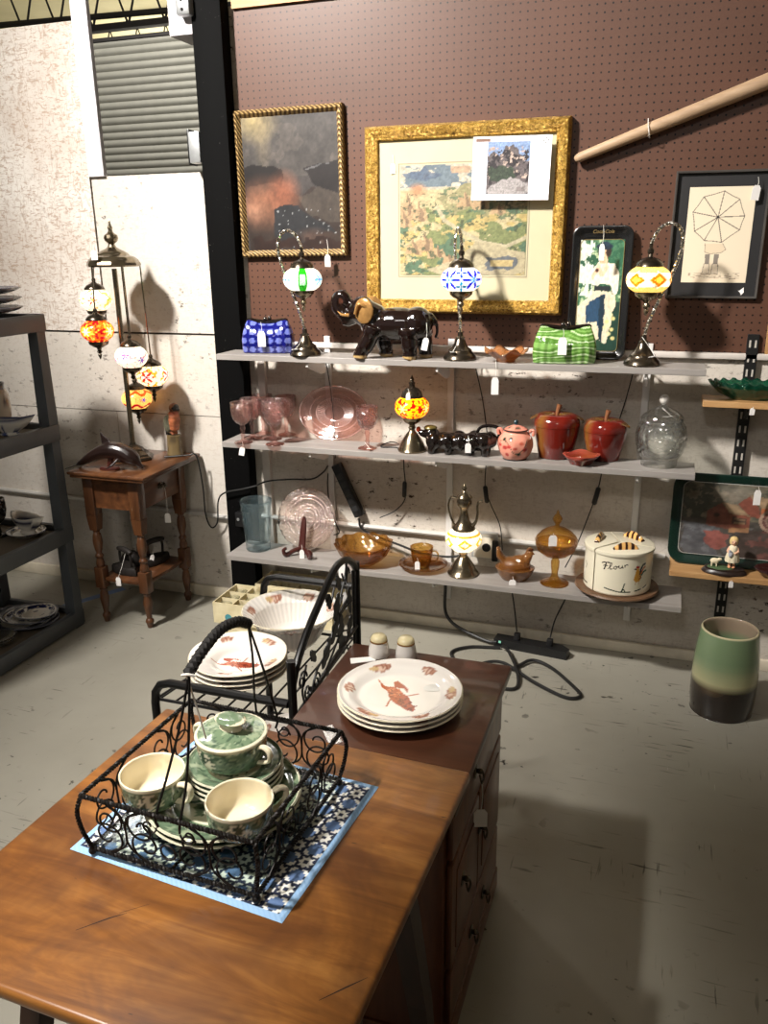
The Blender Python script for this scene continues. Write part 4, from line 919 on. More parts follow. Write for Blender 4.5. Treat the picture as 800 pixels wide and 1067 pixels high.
# clear lidded jar
MT['clear'] = glass('clear_pressed_glass', (248, 250, 247), .03, .07, 70, 1., 1., (236, 238, 234), True, 2.2)
MT['clear_smooth'] = glass('clear_glass', (249, 251, 249), .015, .05, 40, .2, 1., (236, 238, 234), False, 2.)
t = thing('lidded_glass_jar', 'large clear pressed-glass jar with domed lid and ball knob', 'jar', (.005, 3.03, ZM))
Geo().lathe([(.001, .004), (.060, 0), (.062, .004), (.064, .025), (.066, .030), (.076, .045), (.086, .085), (.087, .115), (.080, .145), (.070, .158), (.072, .165), (.068, .165), (.066, .157), (.080, .115), (.079, .085), (.060, .035), (.001, .02)], 60, wob=lambda a, r, z: (r*(1+.012*cos(16*a)*(.03 < z < .15)), z)).obj('jar_body', MT['clear'], t, smooth=180)
l = Geo().lathe([(.073, .166), (.074, .170), (.066, .182), (.046, .197), (.024, .208), (.012, .214), (.007, .219), (.009, .222)], 48).obj('jar_lid', MT['clear_smooth'], t, smooth=180)
Geo().ball((0, 0, .236), (.017, .017, .017), 20, 14).obj('lid_knob', plain('frosted_knob', (206, 200, 192), .1), l)
price_tag(t, (.0, 3.0, ZM+.212), 0, .018, .05, .5, lie=(.035, 2.985, ZM+.186))

# ================================================================ lowest shelf
MT['blue_glass'] = glass('pale_blue_glass', (236, 245, 247), .04, .05, 26, .4, 1., (176, 206, 216), True)
t = thing('glass_vase', 'tall pale blue glass tumbler vase with diamond relief beside the post', 'vase', (-1.605, 3.01, ZB))
Geo().lathe([(.001, .004), (.050, 0), (.053, .004), (.053, .03), (.054, .035), (.058, .1), (.066, .20), (.068, .222), (.065, .222), (.062, .2), (.053, .1), (.048, .034), (.001, .03)], 60, wob=lambda a, r, z: (r*(1+.02*cos(10*a+z*70)*(.04 < z < .16)), z)).obj('vase_body', MT['blue_glass'], t, smooth=180)
MT['plate_glass'] = glass('pale_pressed_glass', (249, 236, 228), .10, .08, 90, 1., 1., (240, 220, 210), True, 2.)
t = thing('glass_plate', 'round pressed-glass plate displayed upright on a dark wooden stand', 'plate', (-1.395, 3.045, ZB+.010), rot=(radians(73), 0, .04))
def ringw(a, r, z): return r*(1+.008*cos(40*a)*(r > .11)), z+.0018*cos(40*a)*(.07 < r < .126)
Geo().lathe([(.001, .004), (.06, .004), (.075, .008), (.115, .016), (.130, .020), (.131, .023), (.114, .020), (.074, .013), (.06, .009), (.001, .009)], 160, c=(0, .131, 0), wob=ringw).obj('plate_body', MT['plate_glass'], t, smooth=180)
g = Geo()
for r in (.03, .045, .058, .085, .1): g.tube([(r*cos(2*pi*k/40), .131+r*sin(2*pi*k/40), .010+max(0, r-.06)*.17) for k in range(40)], .0016, 5, closed=True)
g.obj('pressed_rings', MT['pink_line'], t)
MT['mahog'] = plain('dark_mahogany', (64, 26, 20), .3, coat=.4)
t = thing('plate_stand', 'small dark carved wooden easel holding the round glass plate', 'plate stand', (-1.392, 2.995, ZB))
Geo().tube([(0, -.012, .012), (0, .006, .05), (0, .022, .11), (.0, .034, .148), (0, .034, .160)], [.016, .016, .014, .010, .004], 8, k=3, flat=.45).obj('back_post', MT['mahog'], t)
for s in (-1, 1):
    Geo().tube([(s*.002, .0, .03), (s*.030, -.020, .022), (s*.050, -.034, .010), (s*.058, -.046, .012), (s*.062, -.050, .03), (s*.050, -.048, .042)], [.010, .010, .010, .009, .008, .006], 8, k=4).tube([(s*.048, -.036, .014), (s*.052, -.040, .0), (s*.044, -.034, .0005)], [.009, .007, .006], 8).obj('foot_arm', MT['mahog'], t)
price_tag(t, (-1.375, 2.955, ZB+.06), .022, .02, .045, .3)
MT['amber_c'] = glass('amber_carnival_glass', (228, 180, 100), .24, .06, 40, .9, 1., (124, 82, 26), True)
MT['amber'] = glass('amber_glass', (228, 186, 96), .10, .05, 60, .3, 1., (140, 98, 30))
t = thing('glass_bowl', 'amber carnival glass bowl with scalloped rim and hanging tag', 'bowl', (-1.11, 2.985, ZB))
Geo().lathe([(.001, .004), (.05, 0), (.052, .004), (.075, .018), (.098, .042), (.112, .072), (.120, .090), (.117, .091), (.106, .072), (.092, .044), (.07, .022), (.05, .010), (.001, .010)], 96, wob=lambda a, r, z: (r*(1+.025*cos(12*a)*min(1, z/.05)), z+.0025*cos(12*a)*max(0, (z-.04)/.05))).obj('bowl_body', MT['amber_c'], t, smooth=180)
price_tag(t, (-1.165, 2.88, ZB+.045), .018, .03, .06, .2)
t = thing('glass_saucer', 'amber glass saucer under the amber cup', 'saucer', (-.862, 3.005, ZB))
Geo().lathe([(.001, .003), (.05, 0), (.055, .002), (.075, .010), (.098, .018), (.099, .021), (.074, .014), (.052, .007), (.001, .007)], 60).obj('saucer_body', glass('brown_amber_glass', (206, 166, 118), .12, .05, 40, .2, 1., (140, 92, 48)), t, smooth=180)
t = thing('glass_cup', 'amber glass cup with handle standing on its saucer', 'cup', (-.868, 3.005, ZB+.0075))
Geo().lathe([(.001, .003), (.028, 0), (.030, .003), (.038, .02), (.044, .055), (.047, .082), (.0445, .082), (.041, .055), (.034, .02), (.026, .008), (.001, .008)], 48, wob=lambda a, r, z: (r*(1+.012*cos(10*a)), z)).obj('cup_body', MT['amber'], t, smooth=180)
Geo().tube([(.042, 0, .065), (.058, -.004, .070), (.070, -.006, .058), (.066, -.005, .035), (.04, 0, .024)], .005, 8, k=5, flat=.6).obj('handle', MT['amber'], t)
price_tag(t, (-.872, 2.955, ZB+.058), .015, .02, .034, .3)
MT['amber_hen'] = glass('golden_carnival_glass', (196, 140, 76), .6, .08, 90, .5, 1., (138, 88, 40))
t = thing('hen_dish', 'amber glass covered dish shaped like a hen on a nest', 'covered dish', (-.488, 2.995, ZB), .1)
Geo().lathe([(.001, 0), (.048, 0), (.052, .004), (.064, .022), (.074, .046), (.076, .050), (.072, .050), (.001, .044)], 64, sy=.78, wob=lambda a, r, z: (r*(1+.02*cos(24*a)*(z > .008)), z)).obj('nest_base', MT['amber_hen'], t, smooth=180)
g = Geo(); g.ball((0, 0, .058), (.062, .042, .034)).ball((.02, 0, .07), (.038, .034, .03))
g.tube([(.035, 0, .078), (.048, 0, .096), (.052, 0, .106)], [.026, .018, .015], 12).ball((.053, 0, .110), (.016, .012, .013)).tube([(.062, 0, .110), (.076, 0, .106)], [.008, .001], 8)
g.tube([(-.04, 0, .07), (-.06, 0, .095), (-.068, 0, .128)], [.026, .024, .012], 12, flat=.6).tube([(.042, 0, .122), (.054, 0, .13), (.064, 0, .122)], [.005, .007, .005], 8)
me = remesh(g, .0034, 3)
hn = mesh_obj('hen_lid', me, MT['amber_hen'], t, smooth=180)
Geo().ball((.056, 0, .124), (.013, .008, .008)).obj('comb', plain('dark_amber_comb', (70, 34, 14), .2), hn)
price_tag(t, (-.485, 2.93, ZB+.035), .014, .026, .034, .3)
t = thing('covered_compote', 'tall amber glass covered candy dish on a stemmed foot', 'compote', (-.335, 2.995, ZB))
Geo().lathe([(.001, .004), (.052, 0), (.054, .003), (.050, .008), (.030, .014), (.018, .022), (.012, .034), (.012, .05), (.015, .065), (.016, .092), (.011, .100), (.013, .106)], 48, wob=lambda a, r, z: (r*(1+.03*cos(6*a)*(z > .02)), z)).obj('stem_foot', MT['amber'], t, smooth=60)
Geo().lathe([(.001, .108), (.014, .106), (.045, .117), (.070, .138), (.078, .160), (.078, .172), (.075, .172), (.066, .142), (.043, .122), (.001, .114)], 60, wob=lambda a, r, z: (r*(1+.01*cos(24*a)), z)).obj('compote_bowl', glass('amber_dotted_glass', (226, 180, 88), .14, .05, 110, .6, 1., (140, 98, 30), True), t, smooth=180)
l = Geo().lathe([(.079, .173), (.080, .177), (.074, .190), (.058, .208), (.035, .222), (.013, .230), (.008, .236), (.009, .242), (.017, .252), (.019, .262), (.013, .273), (.006, .281), (.005, .288), (.001, .297)], 60).obj('compote_lid', glass('amber_dotted_glass_lid', (226, 180, 88), .14, .05, 110, .6, 1., (140, 98, 30), True), t, smooth=180)
price_tag(t, (-.338, 2.906, ZB+.232), .008, .030, .042, .3)
# lazy susan and wedge canisters
t = thing('lazy_susan', 'round brown wooden turntable under the wedge canisters', 'turntable', (-.105, 2.995, ZB))
Geo().lathe([(.001, 0), (.075, 0), (.078, .010), (.001, .010)], 40).obj('turntable_base', MT['mahog'], t)
Geo().lathe([(.001, .011), (.12, .011), (.148, .016), (.153, .022), (.150, .027), (.143, .026), (.138, .024), (.001, .024)], 64).obj('turntable_top', wood('brown_turned_wood', (88, 62, 42), (112, 82, 58), (130, 98, 72), 'X', 8), t, smooth=40)
RB, HB = .122, .150
def p_flour(front):
    def f(co):
        a = np.arctan2(co[:, 1], co[:, 0]); x = (a+pi/2)*RB; z = co[:, 2]; r = np.hypot(co[:, 0], co[:, 1]); P = Paint(x, z, (232, 224, 200)); out = r > RB*.97
        ok = out & (z < HB*.97)
        def ln(pts, w, c): P.put((lined(x, z, pts) < w) & ok, c)
        G_ = (24, 52, 40)
        if front:
            for s in (((-.08, .028), (-.035, .020)), ((-.03, .019), (.012, .019)), ((.03, .021), (.055, .025)), ((.068, .028), (.085, .034))): ln(s, .0022, G_)
            ln([(-.02, .020), (-.014, .036), (-.010, .052)], .002, G_); ln([(-.02, .02), (-.012, .03), (-.004, .018)], .0016, G_)
            I = (46, 30, 26)
            o = -.022
            ln([(-.074+o, .122), (-.066+o, .126), (-.045+o, .128)], .0021, I); ln([(-.058+o, .127), (-.060+o, .112), (-.064+o, .100)], .0023, I); ln([(-.068+o, .113), (-.052+o, .115)], .0016, I)
            ln([(-.050+o, .103), (-.040+o, .115), (-.036+o, .127), (-.041+o, .128), (-.045+o, .113), (-.041+o, .103), (-.034+o, .106)], .0014, I)
            ln([(-.024+o, .117), (-.030+o, .113), (-.029+o, .107), (-.023+o, .106), (-.019+o, .111), (-.023+o, .117), (-.015+o, .115)], .0015, I)
            ln([(-.012+o, .120), (-.012+o, .112), (-.007+o, .110), (-.002+o, .114), (-.001+o, .122), (.001+o, .113), (.004+o, .113)], .0015, I)
            ln([(.008+o, .124), (.009+o, .116), (.010+o, .122), (.016+o, .126), (.019+o, .123)], .0015, I)
            def po(p, c): P.put(inpoly(x+.014, z, p) & ok, c)
            po([(.040, .082), (.046, .108), (.054, .112), (.058, .098), (.066, .085), (.070, .070), (.060, .056), (.044, .055), (.036, .066)], (206, 150, 62)); po([(.034, .107), (.044, .110), (.047, .104), (.040, .103)], (60, 40, 30))
            po([(.041, .112), (.047, .120), (.052, .115), (.057, .119), (.056, .110), (.046, .108)], (168, 34, 40))
            x = x+.014
            ln([(.062, .086), (.064, .104), (.072, .118), (.082, .121)], .0042, (24, 30, 32)); ln([(.067, .086), (.074, .104), (.084, .110)], .003, (196, 104, 40)); ln([(.069, .080), (.078, .092), (.089, .094)], .0034, (40, 92, 74)); ln([(.062, .078), (.068, .070), (.058, .066)], .002, (120, 70, 30)); ln([(.046, .054), (.044, .046)], .0012, (180, 120, 50)); ln([(.058, .055), (.058, .046)], .0012, (180, 120, 50))
        else:
            ln([(-.09, .02), (.09, .02)], .0022, G_); ln([(.05, .02), (.056, .036), (.060, .050)], .002, G_); ln([(.075, .075), (.08, .09), (.07, .10)], .002, (60, 80, 60))
        return P.c
    return f
def wedge(rz, label, front):
    t = thing('wedge_canister', label, 'canister', (-.105, 2.995, ZB+.0245), rz, 'wedge canisters on the turntable')
    def arc(r, n=36, half=radians(58.8)): return [(.006*0, -.006)]+[(r*sin(-half+2*half*k/n), -r*cos(-half+2*half*k/n)) for k in range(n+1)]
    rings = [[V3((x, y, z)) for x, y in arc(r)] for r, z in ((RB*.96, 0), (RB, .006))]+[[V3((x, y, .006+(HB-.006)*k/40)) for x, y in arc(RB, 36)] for k in range(1, 41)]
    # densify the curved wall so the painted lettering reads
    rings = [[V3((x, y, r[0].z)) for x, y in arc(RB*(.96 if i == 0 else 1.), 120)] for i, r in enumerate(rings)]
    rings = [rings[0]]+[[V3((p.x, p.y, .006+(HB-.006)*k/90)) for p in rings[1]] for k in range(91)]
    Geo().loft(rings).obj('canister_body', MT['vgloss'], t, paint=p_flour(front), smooth=50)
    lid = Geo().loft([[V3((x, y, z)) for x, y in arc(r)] for r, z in ((RB+.003, HB+.001), (RB+.005, HB+.006), (RB+.003, HB+.014), (RB-.006, HB+.018))]).obj('canister_lid', plain('cream_glaze', (226, 218, 194), .12, coat=.6, var=.03), t, smooth=40)
    def p_h(co): P = Paint(co[:, 0], co[:, 1], (226, 176, 106)); P.put(np.cos(co[:, 0]*273) > .25, (52, 26, 20)); return P.c
    sec = []
    for k in range(31):
        u = k/30; y = -.074; q = -.046+.092*u; h = .026*sin(pi*u)**.6; w = .0095
        sec.append([V3((q, y-w, HB+.0175)), V3((q, y-w*.8, HB+.0175+h*.7)), V3((q, y, HB+.0180+h)), V3((q, y+w*.8, HB+.0175+h*.7)), V3((q, y+w, HB+.0175))])
    Geo().loft(sec).obj('lid_handle', MT['vgloss'], lid, paint=p_h, smooth=50); return t
wedge(radians(20), 'cream wedge canister lettered Flour with a painted rooster', True)
wedge(radians(140), 'cream wedge canister at the back of the turntable, against the wall', False)
wedge(radians(260), 'cream wedge canister on the turntable nearest the amber compote', False)
# ================================================================ pine shelves
MT['green_glass'] = glass('forest_green_glass', (60, 140, 110), .35, .05, 50, .5, 1.3, (14, 84, 62), True)
t = thing('glass_bowl', 'long oval dark green pressed-glass bowl on the upper pine shelf', 'bowl', (.285, 3.065, 1.06))
Geo().lathe([(.001, .004), (.062, 0), (.068, .002), (.105, .02), (.128, .042), (.140, .058), (.137, .060), (.120, .044), (.098, .025), (.06, .01), (.001, .010)], 96, sy=.46, wob=lambda a, r, z: (r*(1+.03*cos(22*a)*min(1, z/.03)), z+.005*cos(22*a)*max(0, (z-.02)/.04))).obj('bowl_body', MT['green_glass'], t, smooth=180)
def p_mill(u, v):
    P = Paint(u, v, (62, 60, 56)); n = fbm(u*9, v*7, 3); P.put(v > .5, (70, 74, 62)); P.put((v > .5) & (n > .5), (48, 52, 44)); P.put((v > .5) & (fbm(u*16, v*14, 8) > .58), (98, 92, 76)); P.blob(.42, .85, .14, .16, (150, 140, 126), .7, .7)
    P.poly([(0, .42), (.3, .40), (.3, 0), (0, 0)], (84, 88, 96), .8, .05, 8); P.put((v < .42) & (fbm(u*14, v*18, 5) > .56), (112, 116, 122), .6); P.put((v < .4) & (u > .45), (62, 50, 46), .8)
    P.poly([(.20, .42), (.20, .62), (.30, .74), (.37, .60), (.37, .38)], (110, 60, 48)); P.poly([(.30, .75), (.42, .72), (.52, .58), (.37, .60)], (150, 126, 96)); P.poly([(.37, .60), (.52, .58), (.52, .40), (.37, .38)], (126, 68, 52)); P.poly([(.37, .40), (.52, .42), (.52, .36), (.37, .34)], (168, 122, 84))
    P.poly([(.39, .56), (.50, .545), (.50, .46), (.39, .465)], (70, 50, 44)); P.poly([(.405, .50), (.49, .495), (.49, .465), (.405, .47)], (150, 124, 92)); P.poly([(.405, .545), (.49, .535), (.49, .51), (.405, .515)], (128, 104, 80))
    P.blob(.27, .57, .022, .028, (40, 28, 26)); P.poly([(.42, .73), (.50, .86), (.58, .70), (.60, .56), (.52, .58)], (128, 66, 52)); P.poly([(.50, .87), (.64, .84), (.76, .68), (.60, .70)], (172, 142, 108)); P.poly([(.60, .70), (.78, .68), (.78, .56), (.60, .58)], (190, 104, 62))
    P.poly([(.62, .64), (.9, .66), (.98, .40), (.62, .38)], (92, 52, 48), .9, .03, 12); d = np.hypot((u-.70)/.10, (v-.54)/.15); P.put((abs(d-1) < .12), (168, 140, 120)); P.put((abs(d-.6) < .08), (140, 112, 98))
    for k in range(6): P.line([(.70, .54), (.70+.10*cos(k*1.05), .54+.15*sin(k*1.05))], .005, (140, 112, 98))
    P.poly([(.19, .34), (.36, .32), (.38, .20), (.32, .10), (.22, .12), (.18, .22)], (148, 74, 66), .85, .03, 14); P.put((u > .5) & (v < .36) & (fbm(u*18, v*14, 9) > .54), (110, 66, 60), .8); P.put((u > .78) & (v > .3) & (v < .8) & (fbm(u*20, v*20, 4) > .5), (58, 46, 44), .8)
    P.c = P.c*.78+np.array((74, 66, 60))*.30; return P.tex(.25, 22, 2).c
tray('serving_tray', 'wide dark green tin tray picturing red mill buildings, behind the girl figurine', .52, .340, .036, .016, .055, MT['tray_green'], .448, .268, p_mill, (.325, 3.075, .4405), (radians(-7), 0, 0), (120, 72), (plain('silver_line', (176, 172, 166), .4), 0.002))
tr = [o for o in bpy.data.objects if o.get('label', '').startswith('wide dark green')][0]; price_tag(tr, (.345, 3.058, .755), .012, .024, .055, .2)
t = thing('girl_figurine', 'small figurine of a girl in cream dress with a lamb on dark oval base', 'figurine', (.262, 3.012, .440))
Geo().lathe([(.001, 0), (.074, 0), (.077, .004), (.074, .010), (.066, .016), (.068, .020), (.001, .022)], 40, sy=.55).obj('oval_base', plain('dark_brown_base', (44, 32, 28), .35), t, smooth=40)
Geo().ball((-.015, -.005, .021), (.045, .028, .005)).obj('moss_ground', plain('mossy_green', (70, 92, 58), .7, var=.3), t)
fg_ = thing  # figure is one continuous body with clothing parts
g = Geo(); x0 = .022
for s in (-1, 1): g.tube([(x0+s*.007, -.002, .024), (x0+s*.007, 0, .05), (x0+s*.008, 0, .065)], [.0055, .0048, .006], 8).ball((x0+s*.007, -.007, .026), (.006, .010, .0045))
g.ball((x0, 0, .082), (.014, .011, .022)).tube([(x0, 0, .098), (x0, 0, .108)], .005, 8).ball((x0, -.001, .120), (.0125, .0125, .0145)).ball((x0, -.0145, .119), .0025)
g.tube([(x0-.012, 0, .098), (x0-.018, -.008, .086), (x0-.012, -.018, .082)], [.006, .0052, .0045], 8).tube([(x0+.012, 0, .098), (x0+.017, -.008, .085), (x0+.004, -.018, .080)], [.006, .0052, .0045], 8)
me = remesh(g, .0016, 3)
def p_girl(co):
    P = Paint(co[:, 0], co[:, 2], (222, 174, 142)); P.put(co[:, 2] < .032, (214, 150, 110)); fx = co[:, 0]-x0
    P.put((abs(abs(fx)-.0045) < .0016) & (abs(co[:, 2]-.122) < .0018) & (co[:, 1] < -.009), (60, 40, 36)); P.put((abs(fx) < .003) & (abs(co[:, 2]-.1135) < .001) & (co[:, 1] < -.008), (186, 90, 84)); return P.c
body = mesh_obj('girl_body', me, MT['vsatin'], t, paint=p_girl, smooth=180)
MT['cream_cloth'] = plain('cream_bisque', (226, 214, 184), .6, var=.05)
Geo().lathe([(.024, .046), (.025, .05), (.020, .072), (.0155, .088), (.016, .098), (.010, .106), (.0055, .107)], 28, c=(x0, 0, 0), wob=lambda a, r, z: (r*(1+.05*cos(9*a)*(z < .08)), z)).obj('dress', MT['cream_cloth'], body, smooth=180)
Geo().lathe([(.014, .112), (.0155, .122), (.013, .133), (.006, .138), (.001, .139)], 24, c=(x0, .003, 0)).obj('bonnet', plain('straw_bonnet', (220, 190, 130), .6), body, smooth=180)
Geo().ball((x0-.008, -.020, .078), (.008, .007, .012)).ball((x0-.012, -.022, .09), .005).obj('held_lamb', plain('grey_bisque', (176, 178, 186), .6), t)
g = Geo().ball((-.035, -.006, .044), (.016, .010, .011)).ball((-.020, -.010, .052), (.008, .007, .007))
for dx in (-.044, -.028):
    for dy in (-.012, .0): g.tube([(dx, dy, .040), (dx, dy, .024)], .003, 6)
mesh_obj('lamb', remesh(g, .0016, 2), plain('cream_lamb', (222, 208, 176), .6), t, smooth=180)
t = thing('glass_dish', 'dark oval dish at the frame edge beside the girl figurine', 'dish', (.455, 3.01, .440))
Geo().lathe([(.001, .003), (.05, 0), (.056, .003), (.085, .022), (.096, .034), (.093, .036), (.08, .025), (.05, .009), (.001, .008)], 60, sy=.6, wob=lambda a, r, z: (r*(1+.02*cos(14*a)), z)).obj('dish_body', plain('dark_ruby_glass', (48, 16, 16), .1, coat=.5), t, smooth=180)

# ================================================================ cables and strips on the wall
ps = thing('power_strip', 'black power strip hung slantwise on the wall above the amber bowl', 'power strip', (-1.235, 3.148, .588), rot=(0, radians(-25), 0))
Geo().box((-.021, -.018, -.122), (.021, .018, .122), .006).obj('strip_body', MT['black_plastic'], ps, smooth=30)
for k in range(5): Geo().box((-.013, -.021, -.095+k*.038), (.013, -.0182, -.072+k*.038), .001).obj('socket', plain('dark_socket', (32, 32, 33), .5), ps, smooth=0)
def cable(label, pts, r=.0045, name='power_cable'):
    o = Geo().tube(pts, r, 8, k=8).obj(name, MT['cable']); tagp(o, label, 'cable'); return o
cable('black cable running from the wall power strip toward the black post', [(-1.322, 3.14, .69), (-1.345, 3.142, .66), (-1.40, 3.146, .625), (-1.50, 3.148, .615), (-1.60, 3.125, .605), (-1.645, 3.085, .59), (-1.70, 3.075, .575), (-1.79, 3.075, .55), (-1.84, 3.10, .50), (-1.87, 3.13, .39), (-1.905, 3.132, .36), (-1.928, 3.13, .42), (-1.924, 3.12, .55), (-1.926, 3.10, .68), (-1.936, 3.09, .713), (-1.96, 3.075, .7085), (-2.05, 3.03, .7045)], .0035)
cable('black cable looping down beside the wall power strip toward the conduit', [(-1.318, 3.13, .66), (-1.322, 3.13, .60), (-1.315, 3.132, .52), (-1.29, 3.132, .44), (-1.275, 3.13, .40), (-1.30, 3.13, .385)], .003)
cable('black cable trailing from the wall strip behind the cups to the outlet', [(-1.183, 3.132, .470), (-1.175, 3.134, .43), (-1.12, 3.136, .40), (-1.0, 3.13, .37), (-.90, 3.125, .345), (-.78, 3.12, .345), (-.72, 3.118, .365), (-.70, 3.116, .39)], .005)
ob = thing('outlet_box', 'galvanised wall outlet box with white plate behind the ewer lamp', 'electrical outlet', (-.640, WY, .352))
Geo().box((-.05, -.045, 0), (.05, -.003, .105), .004).obj('box_body', MT['galv'], ob, smooth=30)
Geo().box((-.040, -.05, .004), (.040, -.0452, .092), .002).obj('cover_plate', plain('ivory_plate', (222, 214, 196), .5), ob, smooth=30)
Geo().lathe([(.001, .004), (.017, .004), (.018, 0), (.001, 0)], 24, mat=Matrix.Translation((.012, -.05, .05)) @ Matrix.Rotation(radians(90), 4, 'X')).obj('plug', MT['black_plastic'], ob)
Geo().box((.036, -.062, -.004), (.062, -.046, .085), .005).obj('adapter', MT['black_plastic'], ob, smooth=30)
fs = thing('power_strip', 'black power strip lying on the floor under the lowest shelf', 'power strip', (-.42, 3.06, 0), radians(-6))
Geo().prism([(-.15, -.026), (.15, -.03), (.155, .0), (.12, .028), (-.15, .026)], .0, .036).obj('strip_body', MT['black_plastic'], fs, smooth=0)
for dx in (-.06, .075): Geo().box((dx-.012, -.010, .0362), (dx+.012, .012, .066), .004).obj('plug', MT['black_plastic'], fs, smooth=30)
Geo().box((-.13, -.0265, .020), (-.12, -.0262, .030)).obj('switch', plain('lit_green_switch', (150, 230, 200), .4), fs, smooth=0)
cable('thick black cable looped on the floor in front of the floor power strip', [(-.54, 3.03, .008), (-.66, 3.0, .008), (-.72, 2.93, .008), (-.66, 2.845, .008), (-.55, 2.82, .008), (-.46, 2.87, .010), (-.40, 2.95, .014), (-.32, 2.92, .010), (-.22, 2.80, .008), (-.19, 2.74, .008), (-.24, 2.715, .008), (-.36, 2.78, .012), (-.50, 2.88, .022), (-.58, 2.86, .016), (-.60, 2.80, .010), (-.54, 2.735, .008), (-.46, 2.71, .008), (-.42, 2.74, .008), (-.44, 2.84, .022), (-.50, 2.98, .026), (-.53, 3.02, .022)], .0065)
cable('black cable dropping from the lowest shelf to the floor power strip', [(-.80, 3.125, .306), (-.80, 3.13, .2), (-.80, 3.13, .10), (-.77, 3.115, .055), (-.70, 3.09, .03), (-.60, 3.06, .014), (-.56, 3.05, .02)], .007)
cable('thin black lamp cord dropping to the nearer plug of the floor strip', [(-.525, 3.12, .306), (-.52, 3.125, .24), (-.50, 3.11, .14), (-.482, 3.07, .070)], .003)
cable('thin black lamp cord dropping to the farther plug of the floor strip', [(-.275, 3.12, .306), (-.30, 3.125, .22), (-.335, 3.10, .13), (-.345, 3.055, .070)], .003)
ad = thing('plug_adapter', 'small black plug adapter fixed on the black post above the lowest shelf', 'plug adapter', (-1.715, 3.0995, .40))
Geo().box((-.03, -.03, 0), (.03, 0, .065), .004).obj('adapter_body', MT['black_plastic'], ad, smooth=30)
for dx in (-.014, .014): Geo().lathe([(.001, .002), (.006, .002), (.007, 0), (.001, 0)], 14, mat=Matrix.Translation((dx, -.0302, .034)) @ Matrix.Rotation(radians(90), 4, 'X')).obj('socket', MT['galv'], ad)
# floor vase
def p_vase(co):
    z = co[:, 2]; P = Paint(np.arctan2(co[:, 1], co[:, 0]), z*6, (118, 138, 104)); w = .02*(vn(np.arctan2(co[:, 1], co[:, 0])*1.5, z*3, 2)-.5)
    P.put(np.clip((.21+w-z)/.06, 0, 1), (176, 172, 132)); P.put(np.clip((.135+w-z)/.02, 0, 1), (96, 76, 48)); P.put(np.clip((.12+w-z)/.012, 0, 1), (34, 26, 22)); P.put(z > .306, (196, 186, 150)); P.put((np.hypot(co[:, 0], co[:, 1]) < .088) & (z > .02), (150, 132, 112)); return P.c
t = thing('ceramic_vase', 'wide cylinder vase with green glaze above a dark base on the floor', 'vase', (.288, 2.82, 0))
Geo().lathe([(.001, 0), (.098, 0), (.102, .004), (.108, .06), (.109, .14), (.105, .22), (.098, .28), (.094, .306), (.091, .312), (.086, .310), (.085, .29), (.092, .2), (.094, .05), (.001, .02)], 64, sub=3).obj('vase_body', MT['vgloss'], t, paint=p_vase, smooth=180)
# ================================================================ grey shelving unit
MT['grey_plastic'] = plain('grey_moulded_plastic', (78, 82, 86), .5, var=.08, bump=.1, bscale=150)
MT['dusty_deck'] = plain('dusty_shelf_deck', (92, 82, 68), .7, var=.15, bump=.1, bscale=90)
su = thing('shelving_unit', 'grey plastic four-tier shelving unit beside the turned-leg side table', 'shelving', (-2.555, 2.275, 0))
ZL = (1.325, .885, .447, .062)
for z in ZL:
    g = Geo().box((-.215, -.45, z-.02), (.215, .45, z-.012))
    d = g.obj('shelf_deck', MT['dusty_deck'], su, smooth=0)
    g = Geo()
    for lo, hi in (((.195, -.455, z-.055), (.222, .455, z+.012)), ((-.222, -.455, z-.055), (-.195, .455, z+.012)), ((-.195, .43, z-.055), (.195, .455, z+.012)), ((-.195, -.455, z-.055), (.195, -.43, z+.012))): g.box(lo, hi, .004)
    g.obj('shelf_rim', MT['grey_plastic'], d, smooth=30)
for sx in (-1, 1):
    for sy in (-1, 1):
        x, y = sx*.195, sy*.425
        g = Geo(); zs = [0]+[q for z in ZL[::-1] for q in (z-.05, z+.012)]
        g.loft([[V3((x+a*w, y+b*w, z)) for a, b in ((-1, -1), (1, -1), (1, 1), (-1, 1))] for z, w in ((0, .023), (.03, .025), (.45, .0225), (.46, .026), (.89, .0225), (.90, .026), (1.30, .0225), (1.337, .0255))]).obj('leg', MT['grey_plastic'], su, smooth=0)
MT['dark_plate'] = plain('dark_pewter_glaze', (74, 72, 78), .25, var=.25, coat=.4)
for k in range(3):
    o = Geo().lathe([(.001, .0), (.05, 0), (.052, .004), (.036, .014), (.034, .024), (.06, .030), (.10, .036), (.135, .046), (.152, .056), (.150, .059), (.13, .050), (.10, .041), (.06, .035), (.001, .034)], 48, wob=lambda a, r, z: (r*(1+.03*cos(10*a)*(r > .1)), z)).obj('scalloped_plate', MT['dark_plate'], None, (-2.478, 2.55, 1.3138+k*.0355), smooth=180)
    tagp(o, ('lowest dark scalloped plate of the stack on the top grey shelf', 'middle dark scalloped plate of the stack on the top grey shelf', 'uppermost dark scalloped plate of the stack on the top grey shelf')[k], 'plate', 'dark scalloped plates')
def delft(base, amt=.62, sc=60, col=(52, 66, 112)):
    def f(co):
        a = np.arctan2(co[:, 1], co[:, 0]); P = Paint(a*3, co[:, 2]*sc, base); P.put((fbm(a*4, co[:, 2]*sc, 5) > amt), col); return P.c
    return f
t = thing('ceramic_jar', 'pale jar with dark painted band at the edge of the second grey shelf', 'jar', (-2.56, 2.640, .8765))
